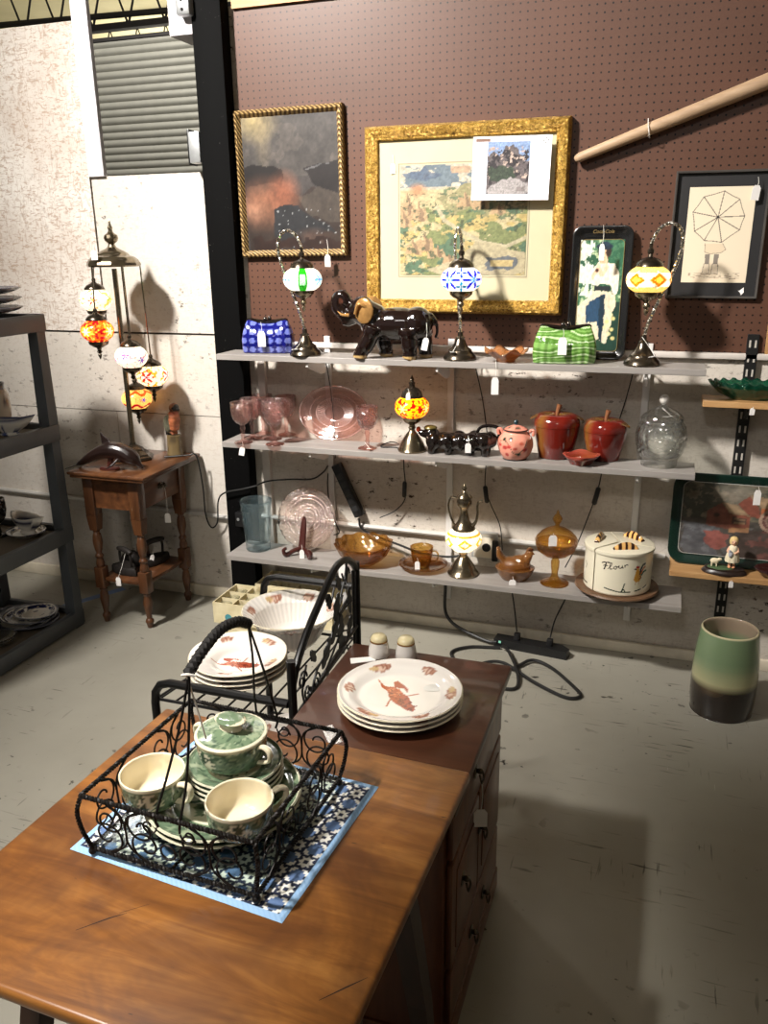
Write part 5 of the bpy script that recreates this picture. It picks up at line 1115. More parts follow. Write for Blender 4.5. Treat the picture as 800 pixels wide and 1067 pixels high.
Geo().lathe([(.001, 0), (.04, 0), (.052, .03), (.058, .09), (.055, .15), (.042, .172), (.045, .19), (.040, .19), (.001, .16)], 40, sub=2).obj('jar_body', MT['vgloss'], t, paint=lambda co: Paint(co[:, 0], co[:, 2], (196, 184, 166)).put(co[:, 2] > .170, (34, 32, 40)).put((fbm(co[:, 0]*40, co[:, 2]*40, 3) > .68), (60, 52, 60)).c, smooth=180)
def boat(loc, rz, label, band, saucer, scale=1.):
    t = thing('gravy_boat', label, 'gravy boat', loc, rz); S = scale
    g = Geo(); rings = []
    for z, w in ((0, .030), (.006, .034), (.012, .026), (.02, .030), (.04, .046), (.06, .054), (.078, .057), (.075, .053), (.05, .044), (.025, .026)):
        ring = []
        for j in range(44):
            a = 2*pi*j/44; sp = max(0, cos(a))**6*(.45*max(0, z-.02)/.055); bk = max(0, -cos(a))**4*.12
            ring.append(V3((S*w*1.5*(cos(a)*(1+sp)), S*w*.82*sin(a)*(1-.25*max(0, cos(a))**3), S*(z+.018*max(0, cos(a))**4*max(0, z-.03)/.045+.012*max(0, -cos(a))**3*max(0, z-.03)/.045))))
        rings.append(ring)
    def pt(co):
        P = Paint(co[:, 0]*30, co[:, 2]*40, (226, 220, 208)); zz = co[:, 2]/S
        if band: P.put((zz > .042) & (zz < .066), (20, 26, 60))
        else: P.put((fbm(co[:, 0]*50, co[:, 2]*60, 4) > .60) & (zz < .05), (52, 64, 110)); P.put((zz > .073), (44, 54, 96))
        return P.c
    g.loft(rings).obj('boat_body', MT['vgloss'], t, paint=pt, smooth=180)
    Geo().tube([(-.075*S, 0, .075*S), (-.105*S, 0, .082*S), (-.112*S, 0, .055*S), (-.085*S, 0, .03*S), (-.06*S, 0, .028*S)], .005*S, 8, k=5).obj('handle', plain('white_china', (224, 218, 206), .12, coat=.5, var=.02) if 'white_china' not in bpy.data.materials else bpy.data.materials['white_china'], t)
    return t
boat((-2.452, 2.585, .8738), radians(20), 'blue and white footed gravy boat beside the pale jar', False, False, .85)
def p_rimband(r0, r1, base=(224, 218, 206), col=(40, 48, 92)):
    def f(co):
        r = np.hypot(co[:, 0], co[:, 1]); a = np.arctan2(co[:, 1], co[:, 0]); P = Paint(co[:, 0], co[:, 1], base); P.put((r > r0) & (r < r1) & (vn(a*10, r*140, 3) > .28), col); P.put((r < r0*.62) & (fbm(co[:, 0]*45, co[:, 1]*45, 6) > .56), col, .85); P.put(r > r1*1.06, (90, 92, 104)); return P.c
    return f
def plate(name, loc, r, label, paint, sx=1., cat='plate', group=None, depth=.018, rz=0, parent=None, n=72, mat='vgloss', ret=False):
    prof = [(.001, .003), (r*.3, .003), (r*.58, .003), (r*.62, 0), (r*.66, .003), (r*.98, depth), (r, depth+.002), (r*.985, depth+.004), (r*.92, depth), (r*.80, depth*.7+.003), (r*.68, .008), (r*.6, .0065), (r*.5, .006), (r*.4, .006), (r*.3, .006), (r*.2, .006), (r*.1, .006), (.001, .006)]
    o = Geo().lathe(prof, n, sx=sx, sub=4).obj(name, MT[mat], parent, loc, (0, 0, rz), paint=paint, smooth=180)
    if cat: tagp(o, label, cat, group)
    return o
plate('saucer_dish', (-2.478, 2.616, .4392), .075, 'white oval dish with dark rim under the banded gravy boat', p_rimband(.062, .073), 1.1, 'dish')
boat((-2.468, 2.618, .4470), radians(-15), 'white gravy boat with dark blue band standing on its dish', True, True, .95)
t = thing('goblet', 'black glass goblet on the third grey shelf', 'goblet', (-2.588, 2.582, .4358))
Geo().lathe([(.001, .004), (.036, 0), (.038, .003), (.02, .010), (.009, .02), (.008, .045), (.012, .055), (.022, .064), (.036, .085), (.042, .115), (.041, .145), (.0385, .162), (.036, .162), (.037, .12), (.03, .085), (.001, .068)], 40, wob=lambda a, r, z: (r*(1+.02*cos(14*a)*(z > .06)), z)).obj('goblet_body', MT['black_glaze'], t, smooth=180)
t = thing('blue_dish', 'blue oval dish behind the black goblet on the third grey shelf', 'dish', (-2.675, 2.60, .4358))
Geo().lathe([(.001, 0), (.04, 0), (.055, .02), (.067, .045), (.063, .047), (.05, .02), (.001, .008)], 40).obj('dish_body', plain('slate_blue_glaze', (96, 108, 132), .2, coat=.4), t, smooth=180)
for k, (x, y, r, sx, lab, gp) in enumerate(((-2.536, 2.578, .125, 1.35, 'largest blue-rimmed oval platter, bottom of the lowest-shelf stack', (.085, .115)), (-2.505, 2.588, .105, 1.2, 'middle blue-rimmed oval platter of the lowest-shelf stack', (.075, .098)), (-2.475, 2.598, .085, 1.15, 'small blue patterned plate topping the lowest-shelf stack', (.058, .078)))):
    plate('patterned_platter', (x, y, .0512+k*.0142), r, lab, p_rimband(*gp), sx, 'platter', 'blue patterned platters')
t = thing('glass_dish', 'small clear glass dish with dark rim on the lowest grey shelf', 'dish', (-2.475, 2.373, .0512))
Geo().lathe([(.001, .003), (.04, 0), (.06, .012), (.072, .034), (.069, .034), (.055, .014), (.001, .008)], 48).obj('dish_body', MT['clear_smooth'], t, smooth=180)
Geo().tube([(.0705*cos(2*pi*k/48), .0705*sin(2*pi*k/48), .035) for k in range(48)], .003, 6, closed=True).obj('dark_rim', MT['black_glaze'], t)

# ================================================================ side table
MT['walnut'] = wood('brown_side_table_wood', (58, 34, 20), (92, 56, 32), (120, 76, 44), 'Y', 8, .38, .3, 8)
MT['walnut_z'] = wood('brown_turned_leg_wood', (58, 34, 20), (88, 54, 31), (112, 72, 42), 'Z', 8, .38, .3, 8)
sd = thing('side_table', 'small brown wooden side table with turned legs and one drawer', 'side table', (-2.140, 2.937, 0))
Geo().box((-.172, -.215, .672), (.185, .215, .685), .005).box((-.18, -.222, .685), (.193, .222, .70), .006).obj('tabletop', MT['walnut'], sd, smooth=30)
Geo().box((-.135, -.168, .535), (.118, -.152, .672)).box((-.135, .152, .535), (.118, .168, .672)).box((-.135, -.152, .535), (-.12, .152, .672)).obj('apron', MT['walnut'], sd, smooth=0)
dr = Geo().box((.100, -.15, .535), (.122, .15, .6715), .003).obj('drawer', MT['walnut'], sd, smooth=30)
Geo().lathe([(.001, .024), (.010, .022), (.013, .016), (.009, .009), (.006, .006), (.014, .002), (.016, 0), (.001, 0)], 20, mat=Matrix.Translation((.122, .0, .605)) @ Matrix.Rotation(radians(90), 4, 'Y')).box((.1222, -.025, .595), (.125, .025, .615), .002).obj('drawer_pull', MT['bronze_dk'], dr, smooth=50)
for sx in (-.118, .105):
    for sy in (-.155, .155):
        g = Geo().box((sx-.024, sy-.024, .50), (sx+.024, sy+.024, .672), .002)
        g.loft([[V3((sx+a*w, sy+b*w, z)) for a, b in ((-1, -1), (1, -1), (1, 1), (-1, 1))] for z, w in ((.43, .018), (.46, .021), (.50, .024))])
        g.lathe([(.012, .43), (.016, .425), (.013, .418), (.017, .41), (.020, .39), (.021, .37), (.016, .34), (.012, .325), (.016, .318), (.019, .310), (.014, .302), (.016, .29), (.019, .275), (.016, .262)], 20, c=(sx, sy, 0), sub=2)
        g.box((sx-.022, sy-.022, .165), (sx+.022, sy+.022, .262), .004)
        g.lathe([(.014, .165), (.018, .158), (.013, .150), (.016, .14), (.0195, .118), (.019, .10), (.013, .06), (.011, .045), (.015, .040), (.018, .032), (.018, .026), (.015, .018), (.013, .008), (.011, 0), (.001, 0)], 20, c=(sx, sy, 0), sub=2)
        g.obj('leg', MT['walnut_z'], sd, smooth=45)
Geo().box((-.125, -.16, .195), (.112, .16, .212), .003).obj('lower_shelf', MT['walnut'], sd, smooth=30)
price_tag(sd, (-2.002, 2.94, .592), .115, .026, .042, .2)
MT['iron'] = plain('rusty_black_iron', (40, 35, 32), .6, .3, .25, 30)
def sadiron(loc, rz, label):
    loc = (loc[0], loc[1], .2135)
    t = thing('flat_iron', label, 'flat iron', loc, rz)
    sole = [(-.07, -.035), (-.03, -.043), (.02, -.034), (.06, -.014), (.078, 0), (.06, .014), (.02, .034), (-.03, .043), (-.07, .035)]
    Geo().loft([[V3((x*s, y*s, z)) for x, y in sole] for z, s in ((0, .97), (.004, 1), (.026, .97), (.034, .88))]).obj('iron_body', MT['iron'], t, smooth=40)
    for q in (-.046, .040): Geo().tube([(q, 0, .03), (q*1.08, 0, .07), (q, 0, .098)], .006, 8, k=4).obj('handle_post', MT['iron'], t)
    Geo().tube([(-.058, 0, .100), (-.04, 0, .103), (0, 0, .106), (.035, 0, .103), (.052, 0, .100)], [.009, .012, .013, .012, .009], 10, k=3).obj('handle_grip', MT['iron'], t)
    return t
i1 = sadiron((-2.180, 2.855, .2135), radians(-25), 'black flat iron with a tag at the front of the side table\'s lower shelf'); price_tag(i1, (-2.165, 2.835, .31), .085, .022, .04, .2, fwd=.066)
i2 = sadiron((-2.128, 3.0, .2130), radians(70), 'black flat iron at the back of the side table\'s lower shelf'); price_tag(i2, (-2.105, 2.95, .285), .015, .018, .042, .5, .3)
o = Geo().lathe([(.001, 0), (.046, 0), (.048, .01), (.042, .04), (.026, .06), (.001, .065)], 30, sy=.8).obj('iron_trivet_dome', MT['iron'], None, (-2.222, 2.948, .2135), smooth=50); tagp(o, 'low domed iron piece between the two flat irons', 'iron lid')
# five-globe floor lamp standing on the table
lp = thing('five_globe_lamp', 'tall bronze lamp with five lit mosaic globes hanging from a dome, on the side table', 'lamp', (-2.17, 2.98, .70))
Geo().lathe([(.001, 0), (.088, 0), (.090, .006), (.085, .014), (.076, .018), (.070, .026), (.050, .040), (.044, .048), (.026, .058), (.016, .066), (.013, .075), (.001, .075)], 6).obj('lamp_base', MT['bronze_dk'], lp, smooth=0)
Geo().tube([(0, 0, .07), (0, 0, .80)], .0105, 12).obj('pole', MT['bronze'], lp)
Geo().lathe([(.001, .812), (.104, .808), (.108, .814), (.106, .822), (.098, .835), (.085, .846), (.066, .852), (.060, .860), (.045, .870), (.030, .876), (.018, .884), (.012, .894), (.014, .898), (.024, .906), (.029, .918), (.026, .930), (.014, .938), (.009, .944), (.008, .952), (.011, .958), (.006, .966), (.003, .984), (.001, .988)], 12).obj('dome_cap', MT['bronze'], lp, smooth=20)
for ang, z, style, lab in ((178, 1.375, 'floral', 'white globe with floral dots'), (250, 1.26, 'red', 'orange-red globe'), (322, 1.155, 'violet', 'white globe with violet flowers'), (34, 1.06, 'pinkstar', 'cream and pink star globe'), (106, .948, 'orange', 'yellow-orange lowest globe')):
    x, y = .11*cos(radians(ang)), .11*sin(radians(ang)); z -= .70
    gb = globe(style, .066, .046, lp, (x, y, z), 'mosaic', label=lab)
    Geo().tube([(x*.93, y*.93, .812), (x, y, z+.085)], .0032, 6).obj('hanging_rod', MT['bronze'], lp)
    m = Geo().lathe([(.001, .09), (.006, .088), (.009, .080), (.007, .074), (.012, .068), (.030, .060), (.041, .048), (.042, .042), (.001, .042)], 24); m.obj('globe_cap', MT['bronze_dk'], gb, smooth=40)
    Geo().lathe([(.001, -.042), (.041, -.042), (.038, -.054), (.022, -.064), (.010, -.070), (.007, -.078), (.011, -.085), (.005, -.092), (.008, -.098), (.002, -.114), (.001, -.115)], 24).obj('globe_finial', MT['bronze_dk'], gb, smooth=40)
price_tag(lp, (-2.172, 2.865, 1.575), .005, .026, .034, .2)
# dolphin
g = Geo(); path = catmull([(-.155, 0, .012), (-.12, 0, .028), (-.07, 0, .056), (-.01, 0, .078), (.05, 0, .078), (.10, 0, .054), (.125, 0, .034), (.150, 0, .010)], 6)
rad = np.interp(np.linspace(0, 1, len(path)), [0, .08, .3, .5, .7, .82, .9, 1], [.006, .010, .024, .037, .036, .026, .013, .005])
g.tube(path, rad, 14)
g.loft([[V3((x, y*w, z)) for x, z, y in ((-.02, .09, -1), (.04, .10, -1), (.04, .10, 1), (-.02, .09, 1))] if k == 0 else [V3((-.028+k*.000, -w, .155)), V3((-.022, -w, .158)), V3((-.022, w, .158)), V3((-.028, w, .155))] for k, w in ((0, .006), (1, .0015))])
g.loft([[V3((-.145, -.004, .012)), V3((-.125, -.004, .02)), V3((-.125, .004, .026)), V3((-.145, .004, .018))], [V3((-.18, -.05, .004)), V3((-.165, -.05, .008)), V3((-.165, -.048, .012)), V3((-.18, -.048, .008))]])
g.loft([[V3((-.145, .004, .012)), V3((-.125, .004, .02)), V3((-.125, -.004, .026)), V3((-.145, -.004, .018))], [V3((-.18, .05, .004)), V3((-.165, .05, .008)), V3((-.165, .048, .012)), V3((-.18, .048, .008))]])
for s in (-1, 1): g.tube([(.06, s*.02, .058), (.03, s*.05, .025), (.01, s*.058, .014)], [.013, .009, .003], 8, flat=.5)
me = remesh(g, .0032, 3)
dp = thing('dolphin_carving', 'dark carved wooden dolphin figure at the front of the side table', 'carving', (-2.165, 2.80, .70), radians(8))
mesh_obj('dolphin_body', me, plain('dark_carved_wood', (30, 17, 14), .3, var=.2, coat=.3), dp, smooth=180)
Geo().lathe([(.001, 0), (.045, 0), (.047, .005), (.042, .012), (.001, .014)], 30, c=(-.0, 0, 0), sy=.6).tube([(0, 0, .01), (.01, 0, .05)], .012, 8).obj('display_base', MT['mahog'], dp, smooth=40)
# parrot
pr_ = thing('parrot_figurine', 'painted parrot figurine with reddish breast perched on a stump', 'figurine', (-2.035, 3.095, .70), radians(-20))
def p_st(co): return Paint(co[:, 0], co[:, 2], (112, 94, 62)).put(fbm(co[:, 0]*60, co[:, 2]*30, 3) > .55, (84, 70, 48)).c
Geo().lathe([(.001, 0), (.033, 0), (.034, .01), (.031, .05), (.030, .085), (.028, .090), (.001, .090)], 24, wob=lambda a, r, z: (r*(1+.05*cos(5*a)), z), sub=2).obj('stump', MT['vsatin'], pr_, paint=p_st, smooth=60)
g = Geo(); g.tube(catmull([(-.012, 0, .105), (-.002, 0, .13), (.006, 0, .165), (.014, 0, .195)], 4), [.022]*3+[.029]*3+[.030]*3+[.027]*2+[.022, .02], 12)
g.ball((.018, 0, .212), (.024, .022, .025)).tube([(.034, 0, .214), (.046, 0, .206), (.044, 0, .194)], [.011, .008, .002], 8)
g.tube([(-.02, 0, .118), (-.036, 0, .07), (-.046, 0, .032)], [.016, .014, .006], 10, flat=.5)
for s in (-1, 1): g.ball((-.012, s*.022, .142), (.020, .011, .040)); g.tube([(.004, s*.010, .11), (.008, s*.010, .094)], .006, 8); g.tube([(-.01, s*.022, .125), (-.034, s*.014, .088)], [.014, .003], 8, flat=.5)
def p_par(co):
    x, y, z = co.T; P = Paint(x*40, z*40, (150, 92, 66)); P.put((x < -.008) & (z < .19), (74, 78, 70)); P.put((abs(y) > .019) & (z < .185), (88, 86, 70)); P.put((z < .115) & (x < -.01), (38, 40, 48)); P.put((x > .010) & (z < .19), (166, 96, 62)); P.put(z > .20, (126, 82, 56)); P.put((z > .204) & (x > .032), (40, 34, 32)); P.put((np.hypot(x-.030, z-.216) < .0045) & (abs(y) > .012), (20, 16, 14)); P.put((z > .187) & (z < .197), (140, 60, 44), .6); return P.tex(.35, 2.2, 5).c
mesh_obj('parrot_body', remesh(g, .0026, 3), MT['vsatin'], pr_, paint=p_par, smooth=180)

# ================================================================ carton of glasses
def card_mat():
    t = NT('printed_carton'); v = t.coord(); c = t.ramp(t.noise(v, 16, 4), [(.35, lin((206, 192, 152))), (.65, lin((226, 214, 178)))])
    t.bsdf(t.mix(t.ramp(t.noise(t.coord(loc=(3, 2, 1)), 11, 3), [(.60, (0,)*3), (.66, (.7,)*3)]), c, lin((156, 136, 92))), .8); return t.m
MT['carton'] = card_mat()
def carton(loc, w, d, h, nx, ny, label, group):
    t = thing('divided_carton', label, 'carton', loc, group=group)
    g = Geo(); e = .004
    g.box((0, 0, 0), (w, d, .005)).box((0, 0, .005), (w, e, h)).box((0, d-e, .005), (w, d, h)).box((0, e, .005), (e, d-e, h)).box((w-e, e, .005), (w, d-e, h)); g.obj('carton_walls', MT['carton'], t, smooth=0)
    g = Geo()
    for i in range(1, nx): g.box((w*i/nx-.001, e, .006), (w*i/nx+.001, d-e, h*.93))
    for j in range(1, ny): g.box((e, d*j/ny-.001, .006), (w-e, d*j/ny+.001, h*.93))
    g.obj('dividers', MT['carton'], t, smooth=0)
    return t
cb = thing('cardboard_box', 'plain low box under the carton of small glasses', 'box', (-1.69, 2.775, 0)); Geo().box((0, 0, 0), (.30, .19, .078), .003).obj('box_body', MT['carton'], cb, smooth=30)
c1 = carton((-1.705, 2.765, .0785), .34, .205, .092, 4, 3, 'cream divided carton of small clear glasses on a low box', 'divided cartons')
Geo().blob if False else None
o = Geo().lathe([(.001, 0), (.016, 0), (.001, .0006)], 20, mat=Matrix.Translation((.07, -.0004, .03)) @ Matrix.Rotation(radians(90), 4, 'X')).obj('teal_mark', plain('teal_ink', (70, 140, 150), .7), c1)
c2 = carton((-1.62, 2.985, 0), .36, .165, .175, 4, 2, 'cream divided carton standing on the floor against the baseboard', 'divided cartons')
gl = Geo().lathe([(.001, .003), (.020, 0), (.022, .002), (.027, .07), (.025, .07), (.020, .008), (.001, .006)], 20).obj('small_glass', MT['clear_smooth'], None, (-1.705+.0425, 2.765+.034, .0845), smooth=60); tagp(gl, 'small clear glass standing in the divided carton on the low box', 'glass', 'small glasses in the carton')
for i in range(4):
    for j in range(3):
        if i+j == 0: continue
        o = gl.copy(); COL.objects.link(o); o.location = (-1.705+.0425+.085*i, 2.765+.034+.0683*j, .0845)
# ================================================================ foreground cabinet
MT['cab'] = wood('dark_brown_cabinet_wood', (72, 36, 14), (100, 55, 25), (122, 74, 38), 'Z', 9, .42, .2, 9)
MT['cabtop'] = wood('reddish_brown_cabinet_top', (58, 32, 20), (76, 43, 27), (90, 54, 35), 'X', 7, .36, .3, 9, (64, 36, 23))
cb = thing('wooden_cabinet', 'low dark brown wooden cabinet carrying the stack of lobster plates', 'cabinet', (-.482, 1.475, 0))
Geo().box((-.200, -.275, .603), (.200, .272, .628), .006).obj('cabinet_top', MT['cabtop'], cb, smooth=30)
Geo().box((-.182, -.255, .04), (.172, .252, .603)).obj('carcass', MT['cab'], cb, smooth=0)
Geo().box((-.188, -.262, 0), (.186, .258, .06), .004).obj('plinth', MT['cab'], cb, smooth=30)
def pull(x, y, z, par):
    g = Geo().ball((x+.002, y, z), (.003, .016, .016), 16, 8).ball((x+.010, y, z+.002), (.008, .006, .006), 12, 8)
    g.tube([(x+.012, y-.010, z), (x+.016, y-.011, z-.016), (x+.016, y, z-.024), (x+.016, y+.011, z-.016), (x+.012, y+.010, z)], .0022, 6, k=5); return g.obj('drop_pull', MT['bronze_dk'], par)
d = Geo().box((.1725, -.235, .475), (.186, .235, .590), .004).obj('drawer', MT['cab'], cb, smooth=30); pull(.186, -.055, .553, d)
for y0, y1, py in ((-.235, -.004, -.05), (.004, .235, .045)):
    d = Geo().box((.1725, y0, .215), (.186, y1, .462), .004).box((.186, y0+.03, .245), (.1885, y1-.03, .432), .002).obj('door', MT['cab'], cb, smooth=30); pull(.186, -.159+(0 if y0 < 0 else .16), .374, d)
d = Geo().box((.1725, -.235, .075), (.186, .235, .203), .004).obj('drawer', MT['cab'], cb, smooth=30); pull(.186, -.062, .15, d); pull(.186, .06, .15, d)
price_tag(cb, (-.282, 1.42, .535), .072, .028, .042, .35)

# ---------------------------------------------------------------- china with shellfish decoration
def p_lobster(R, rot=0., lob=True, shells=6, r_sh=.80, scale=1.):
    def f(co):
        x0, y0 = co[:, 0], co[:, 1]; x = (x0*cos(rot)+y0*sin(rot))/R; y = (-x0*sin(rot)+y0*cos(rot))/R; P = Paint(x, y, (240, 234, 226)); r = np.hypot(x, y); up = co[:, 2] > .0052
        def put(m, c, a=1.): P.put(m & up, c, a)
        if lob:
            S = scale; lx, ly = x/S, y/S; put(inpoly(lx, ly, [(-.42, .10), (-.30, .08), (-.20, .13), (-.10, .12), (.02, .06), (.14, .02), (.26, -.10), (.36, -.16), (.40, -.26), (.30, -.27), (.16, -.24), (.02, -.20), (-.10, -.12), (-.20, -.02), (-.32, .02)]), (172, 78, 48))
            put(inpoly(lx, ly, [(-.18, .12), (-.28, .24), (-.26, .30), (-.12, .26), (.0, .20), (.06, .10), (-.06, .18)]), (166, 70, 44)); put((lined(lx, ly, [(.30, -.25), (.36, -.1)]) < .012) | (lined(lx, ly, [(.2, -.24), (.24, -.06)]) < .012) | (lined(lx, ly, [(.1, -.22), (.14, .0)]) < .012), (120, 46, 30)); put((np.hypot(lx+.1, ly-.02) < .12) & (vn(lx*30, ly*30, 4) > .5), (206, 118, 80)); put((lined(lx, ly, [(-.05, -.14), (.02, -.34)]) < .012) | (lined(lx, ly, [(.1, .04), (.2, .18)]) < .012) | (lined(lx, ly, [(-.38, .1), (-.5, .16)]) < .01), (176, 100, 70)); put((vn(lx*40, ly*40, 7) > .72) & (inpoly(lx, ly, [(-.3, .1), (.4, -.1), (.4, -.27), (-.1, -.14)])), (110, 44, 30))
        for k in range(shells):
            a = 2*pi*k/shells+.5; sx, sy = r_sh*cos(a), r_sh*sin(a); u = (x-sx)*cos(a)+(y-sy)*sin(a); v = -(x-sx)*sin(a)+(y-sy)*cos(a); w = .19 if k % 2 == 0 else .14
            put(((u/.085)**2+(v/w)**2 < 1), (178, 132, 112)); put(((u+.02)/.04)**2+((v-.02)/(w*.6))**2 < 1, (226, 196, 176)); put((((u/.075)**2+(v/w)**2 < 1)) & (np.sin(v*110) > .5), (140, 84, 66), .7)
            if k % 2 == 0: put((u/.05)**2+((v-.12)/.09)**2 < 1, (206, 176, 130)); 
        put(r > .992, (226, 216, 190)); return P.c
    return f
MT['china'] = MT['vgloss']
for k in range(3):
    o = plate('lobster_plate', (-.478, 1.49, .6288+k*.0112), .133, ('lowest white lobster plate of the stack on the cabinet', 'middle white lobster plate of the stack on the cabinet', 'top white plate painted with an orange lobster and shells, on the cabinet')[k], p_lobster(.133, radians(-18), True, 6, .82, 1.15), 1, 'plate', 'lobster plates on the cabinet', .020, 0, None, 160)
o = Geo().lathe([(.001, 0), (.020, 0), (.001, .0004)], 30, sx=1.2, sy=.8).obj('clear_sticker', plain('shiny_sticker', (228, 226, 220), .15), o, (.062, .050, .0072), (0, 0, .5)) if True else None
for q, (x, y) in enumerate(((-.598, 1.70), (-.532, 1.708))):
    t = thing('salt_shaker', ('white china shaker with gold band, nearer the black rack', 'white china shaker with gold band, farther from the black rack')[q], 'shaker', (x, y, .6285), group='china shakers')
    Geo().lathe([(.001, 0), (.024, 0), (.026, .004), (.0245, .02), (.021, .038), (.001, .038)], 32).obj('shaker_body', plain('shaker_china', (232, 226, 218), .12, coat=.5, var=.02), t, smooth=50)
    Geo().lathe([(.0212, .038), (.0215, .040), (.0205, .042), (.001, .042)], 32).obj('gold_band', MT['gilt'], t)
    Geo().lathe([(.020, .042), (.0195, .048), (.015, .054), (.001, .056)], 32).obj('shaker_cap', plain('cream_cap', (226, 212, 168), .2, coat=.4, var=.02), t, smooth=180)
o = Geo().prism([(-.03, -.014), (.03, -.012), (.032, .010), (-.028, .012)], 0, .0012).obj('paper_label', MT['tag'], None, (-.628, 1.665, .6286), (0, 0, .5), 0); tagp(o, 'white paper label lying on the cabinet beside the shakers', 'label')
o = Geo().prism([(-.035, -.012), (.035, -.014), (.033, .014), (-.036, .012)], 0, .0006).obj('clear_tape', glass('clear_tape', (236, 230, 222), .12, .1), None, (-.578, 1.345, .6286), (0, 0, -.9), 0); tagp(o, 'piece of clear tape on the cabinet top near the table', 'tape')

# ================================================================ wooden table
def table_mat():
    t = NT('honey_brown_table_wood'); v = t.coord((1.1, 8, 8))
    f = t.noise(v, 2.6, 6, .64, .9); c = t.ramp(f, [(.26, lin((88, 50, 20))), (.5, lin((134, 84, 36))), (.72, lin((168, 114, 56)))])
    f2 = t.noise(t.coord(), 4.5, 4, .6, .8); c = t.mix(t.ramp(f2, [(.42, (0,)*3), (.64, (.75,)*3)]), c, lin((72, 38, 16)))
    fl = t.noise(t.coord((14, 60, 1), (0, 0, .4)), 1.6, 3); c = t.mix(t.ramp(fl, [(.72, (0,)*3), (.76, (.8,)*3)]), c, lin((50, 28, 16)))
    t.bsdf(c, t.ramp(f2, [(.3, (.3,)*3), (.7, (.42,)*3)]), 0, (f, .06, .002), .45, .12); return t.m
MT['table'] = table_mat()
tb = thing('wooden_table', 'honey brown wooden table in the foreground carrying the wire basket', 'table', (-.608, .948, 0), radians(-2))
RT = Matrix.Rotation(radians(2), 3, 'Z')
Geo().box((-.326, -.330, .643), (.326, .325, .665), .007, seg=3).obj('tabletop', MT['table'], tb, smooth=30)
Geo().box((-.285, -.27, .575), (.285, -.25, .643)).box((-.285, .20, .575), (.285, .22, .643)).box((-.285, -.25, .575), (-.265, .20, .643)).box((.265, -.25, .575), (.285, .20, .643)).obj('apron', MT['cab'], tb, smooth=0)
MT['dark_leg'] = wood('dark_table_leg', (34, 20, 13), (48, 28, 18), (60, 36, 24), 'Z', 9, .45, .15)
for sx in (-1, 1):
    for sy in (-1, 1): Geo().loft([[V3((sx*(.262+(.645-z)*.03)+a*w, sy*(.0+y0)+b*w, z)) for a, b in ((-1, -1), (1, -1), (1, 1), (-1, 1))] for z, w, y0 in ((.0, .014, .232), (.25, .018, .19), (.50, .02, .13), (.643, .02, .09))]).obj('leg', MT['dark_leg'], tb, smooth=0)
g = Geo()
for pts in ([(-.098, -.219, 0), (-.068, -.185, 0), (-.05, -.168, 0)], [(-.06, -.172, 0), (-.03, -.143, 0)], [(.27, -.205, 0), (.295, -.175, 0), (.315, -.152, 0)]): g.tube([(x, y, .6652) for x, y, _ in pts], [.0004]+[.0013]*(len(pts)-2)+[.0003], 5, flat=.2)
g.obj('scratch', plain('dark_scratch', (44, 24, 14), .8), tb)

# quilted mat
def p_mat(u, v):
    W, H = .388, .335; x, y = u*W, v*H; B = .011; P = Paint(x, y, (150, 186, 222)); ins = (x > B) & (x < W-B) & (y > B) & (y < H-B); n = .0305
    X = (x-B)/n; Y = (y-B)/n; i = np.floor(X); j = np.floor(Y); a = X-i-.5; b = Y-j-.5; odd = np.mod(i+j, 2) == 0
    dark = (34, 42, 66); white = (232, 230, 222); blue = (92, 118, 160)
    P.put(ins & odd, dark); P.put(ins & ~odd, blue)
    q = np.maximum(abs(a), abs(b)); p = np.minimum(abs(a), abs(b)); d1 = abs(a)+abs(b)
    star = (q < .40) & ((q < .20) | (p < (.40-q)*1.0)) | ((abs(abs(a)-abs(b)) < .10) & (q < .34) & False)
    pts8 = ((p < (.44-q)*.75) & (q < .44)) | ((abs(q-p) < (.34-q)*.9+.02) & (q < .33))
    P.put(ins & odd & pts8, white); P.put(ins & odd & (q < .12), dark)
    c = (np.minimum(abs(a), abs(b)) > .24) | ((np.minimum(abs(a), abs(b)) > .12) & (q > .40)); P.put(ins & ~odd & c, white); P.put(ins & ~odd & (p < .10) & (q > .38), dark); P.put(ins & ~odd & c & (abs(a) > .40) & (abs(b) > .40), dark)
    P.put(~ins & (np.sin((x+y)*700) > .6), (128, 168, 212), .6); return P.c
pm = grid_panel('quilted_mat', .388, .335, 260, 224, p_mat, plain('x', (1, 1, 1)) if False else vcol('printed_quilt_cloth', .85, bump=(500, .3)), None, (0, 0, 0), (0, 0, 0))
me = pm.data; co = np.empty(len(me.vertices)*3); me.vertices.foreach_get('co', co); co = co.reshape(-1, 3)
xx, yy = co[:, 0]-.194, co[:, 2]-.1675; th = radians(-5); ed = np.minimum(np.minimum(co[:, 0], .388-co[:, 0]), np.minimum(co[:, 2], .335-co[:, 2]))
new = np.stack([xx, yy, .0022*np.clip(ed/.004, 0, 1)+.0005], 1); me.vertices.foreach_set('co', new.ravel()); me.flip_normals(); me.update()
pm.location = (-.622, 1.016, .6654); pm.rotation_euler = (0, 0, th); tagp(pm, 'blue and white star-patterned quilted mat under the wire basket', 'place mat')

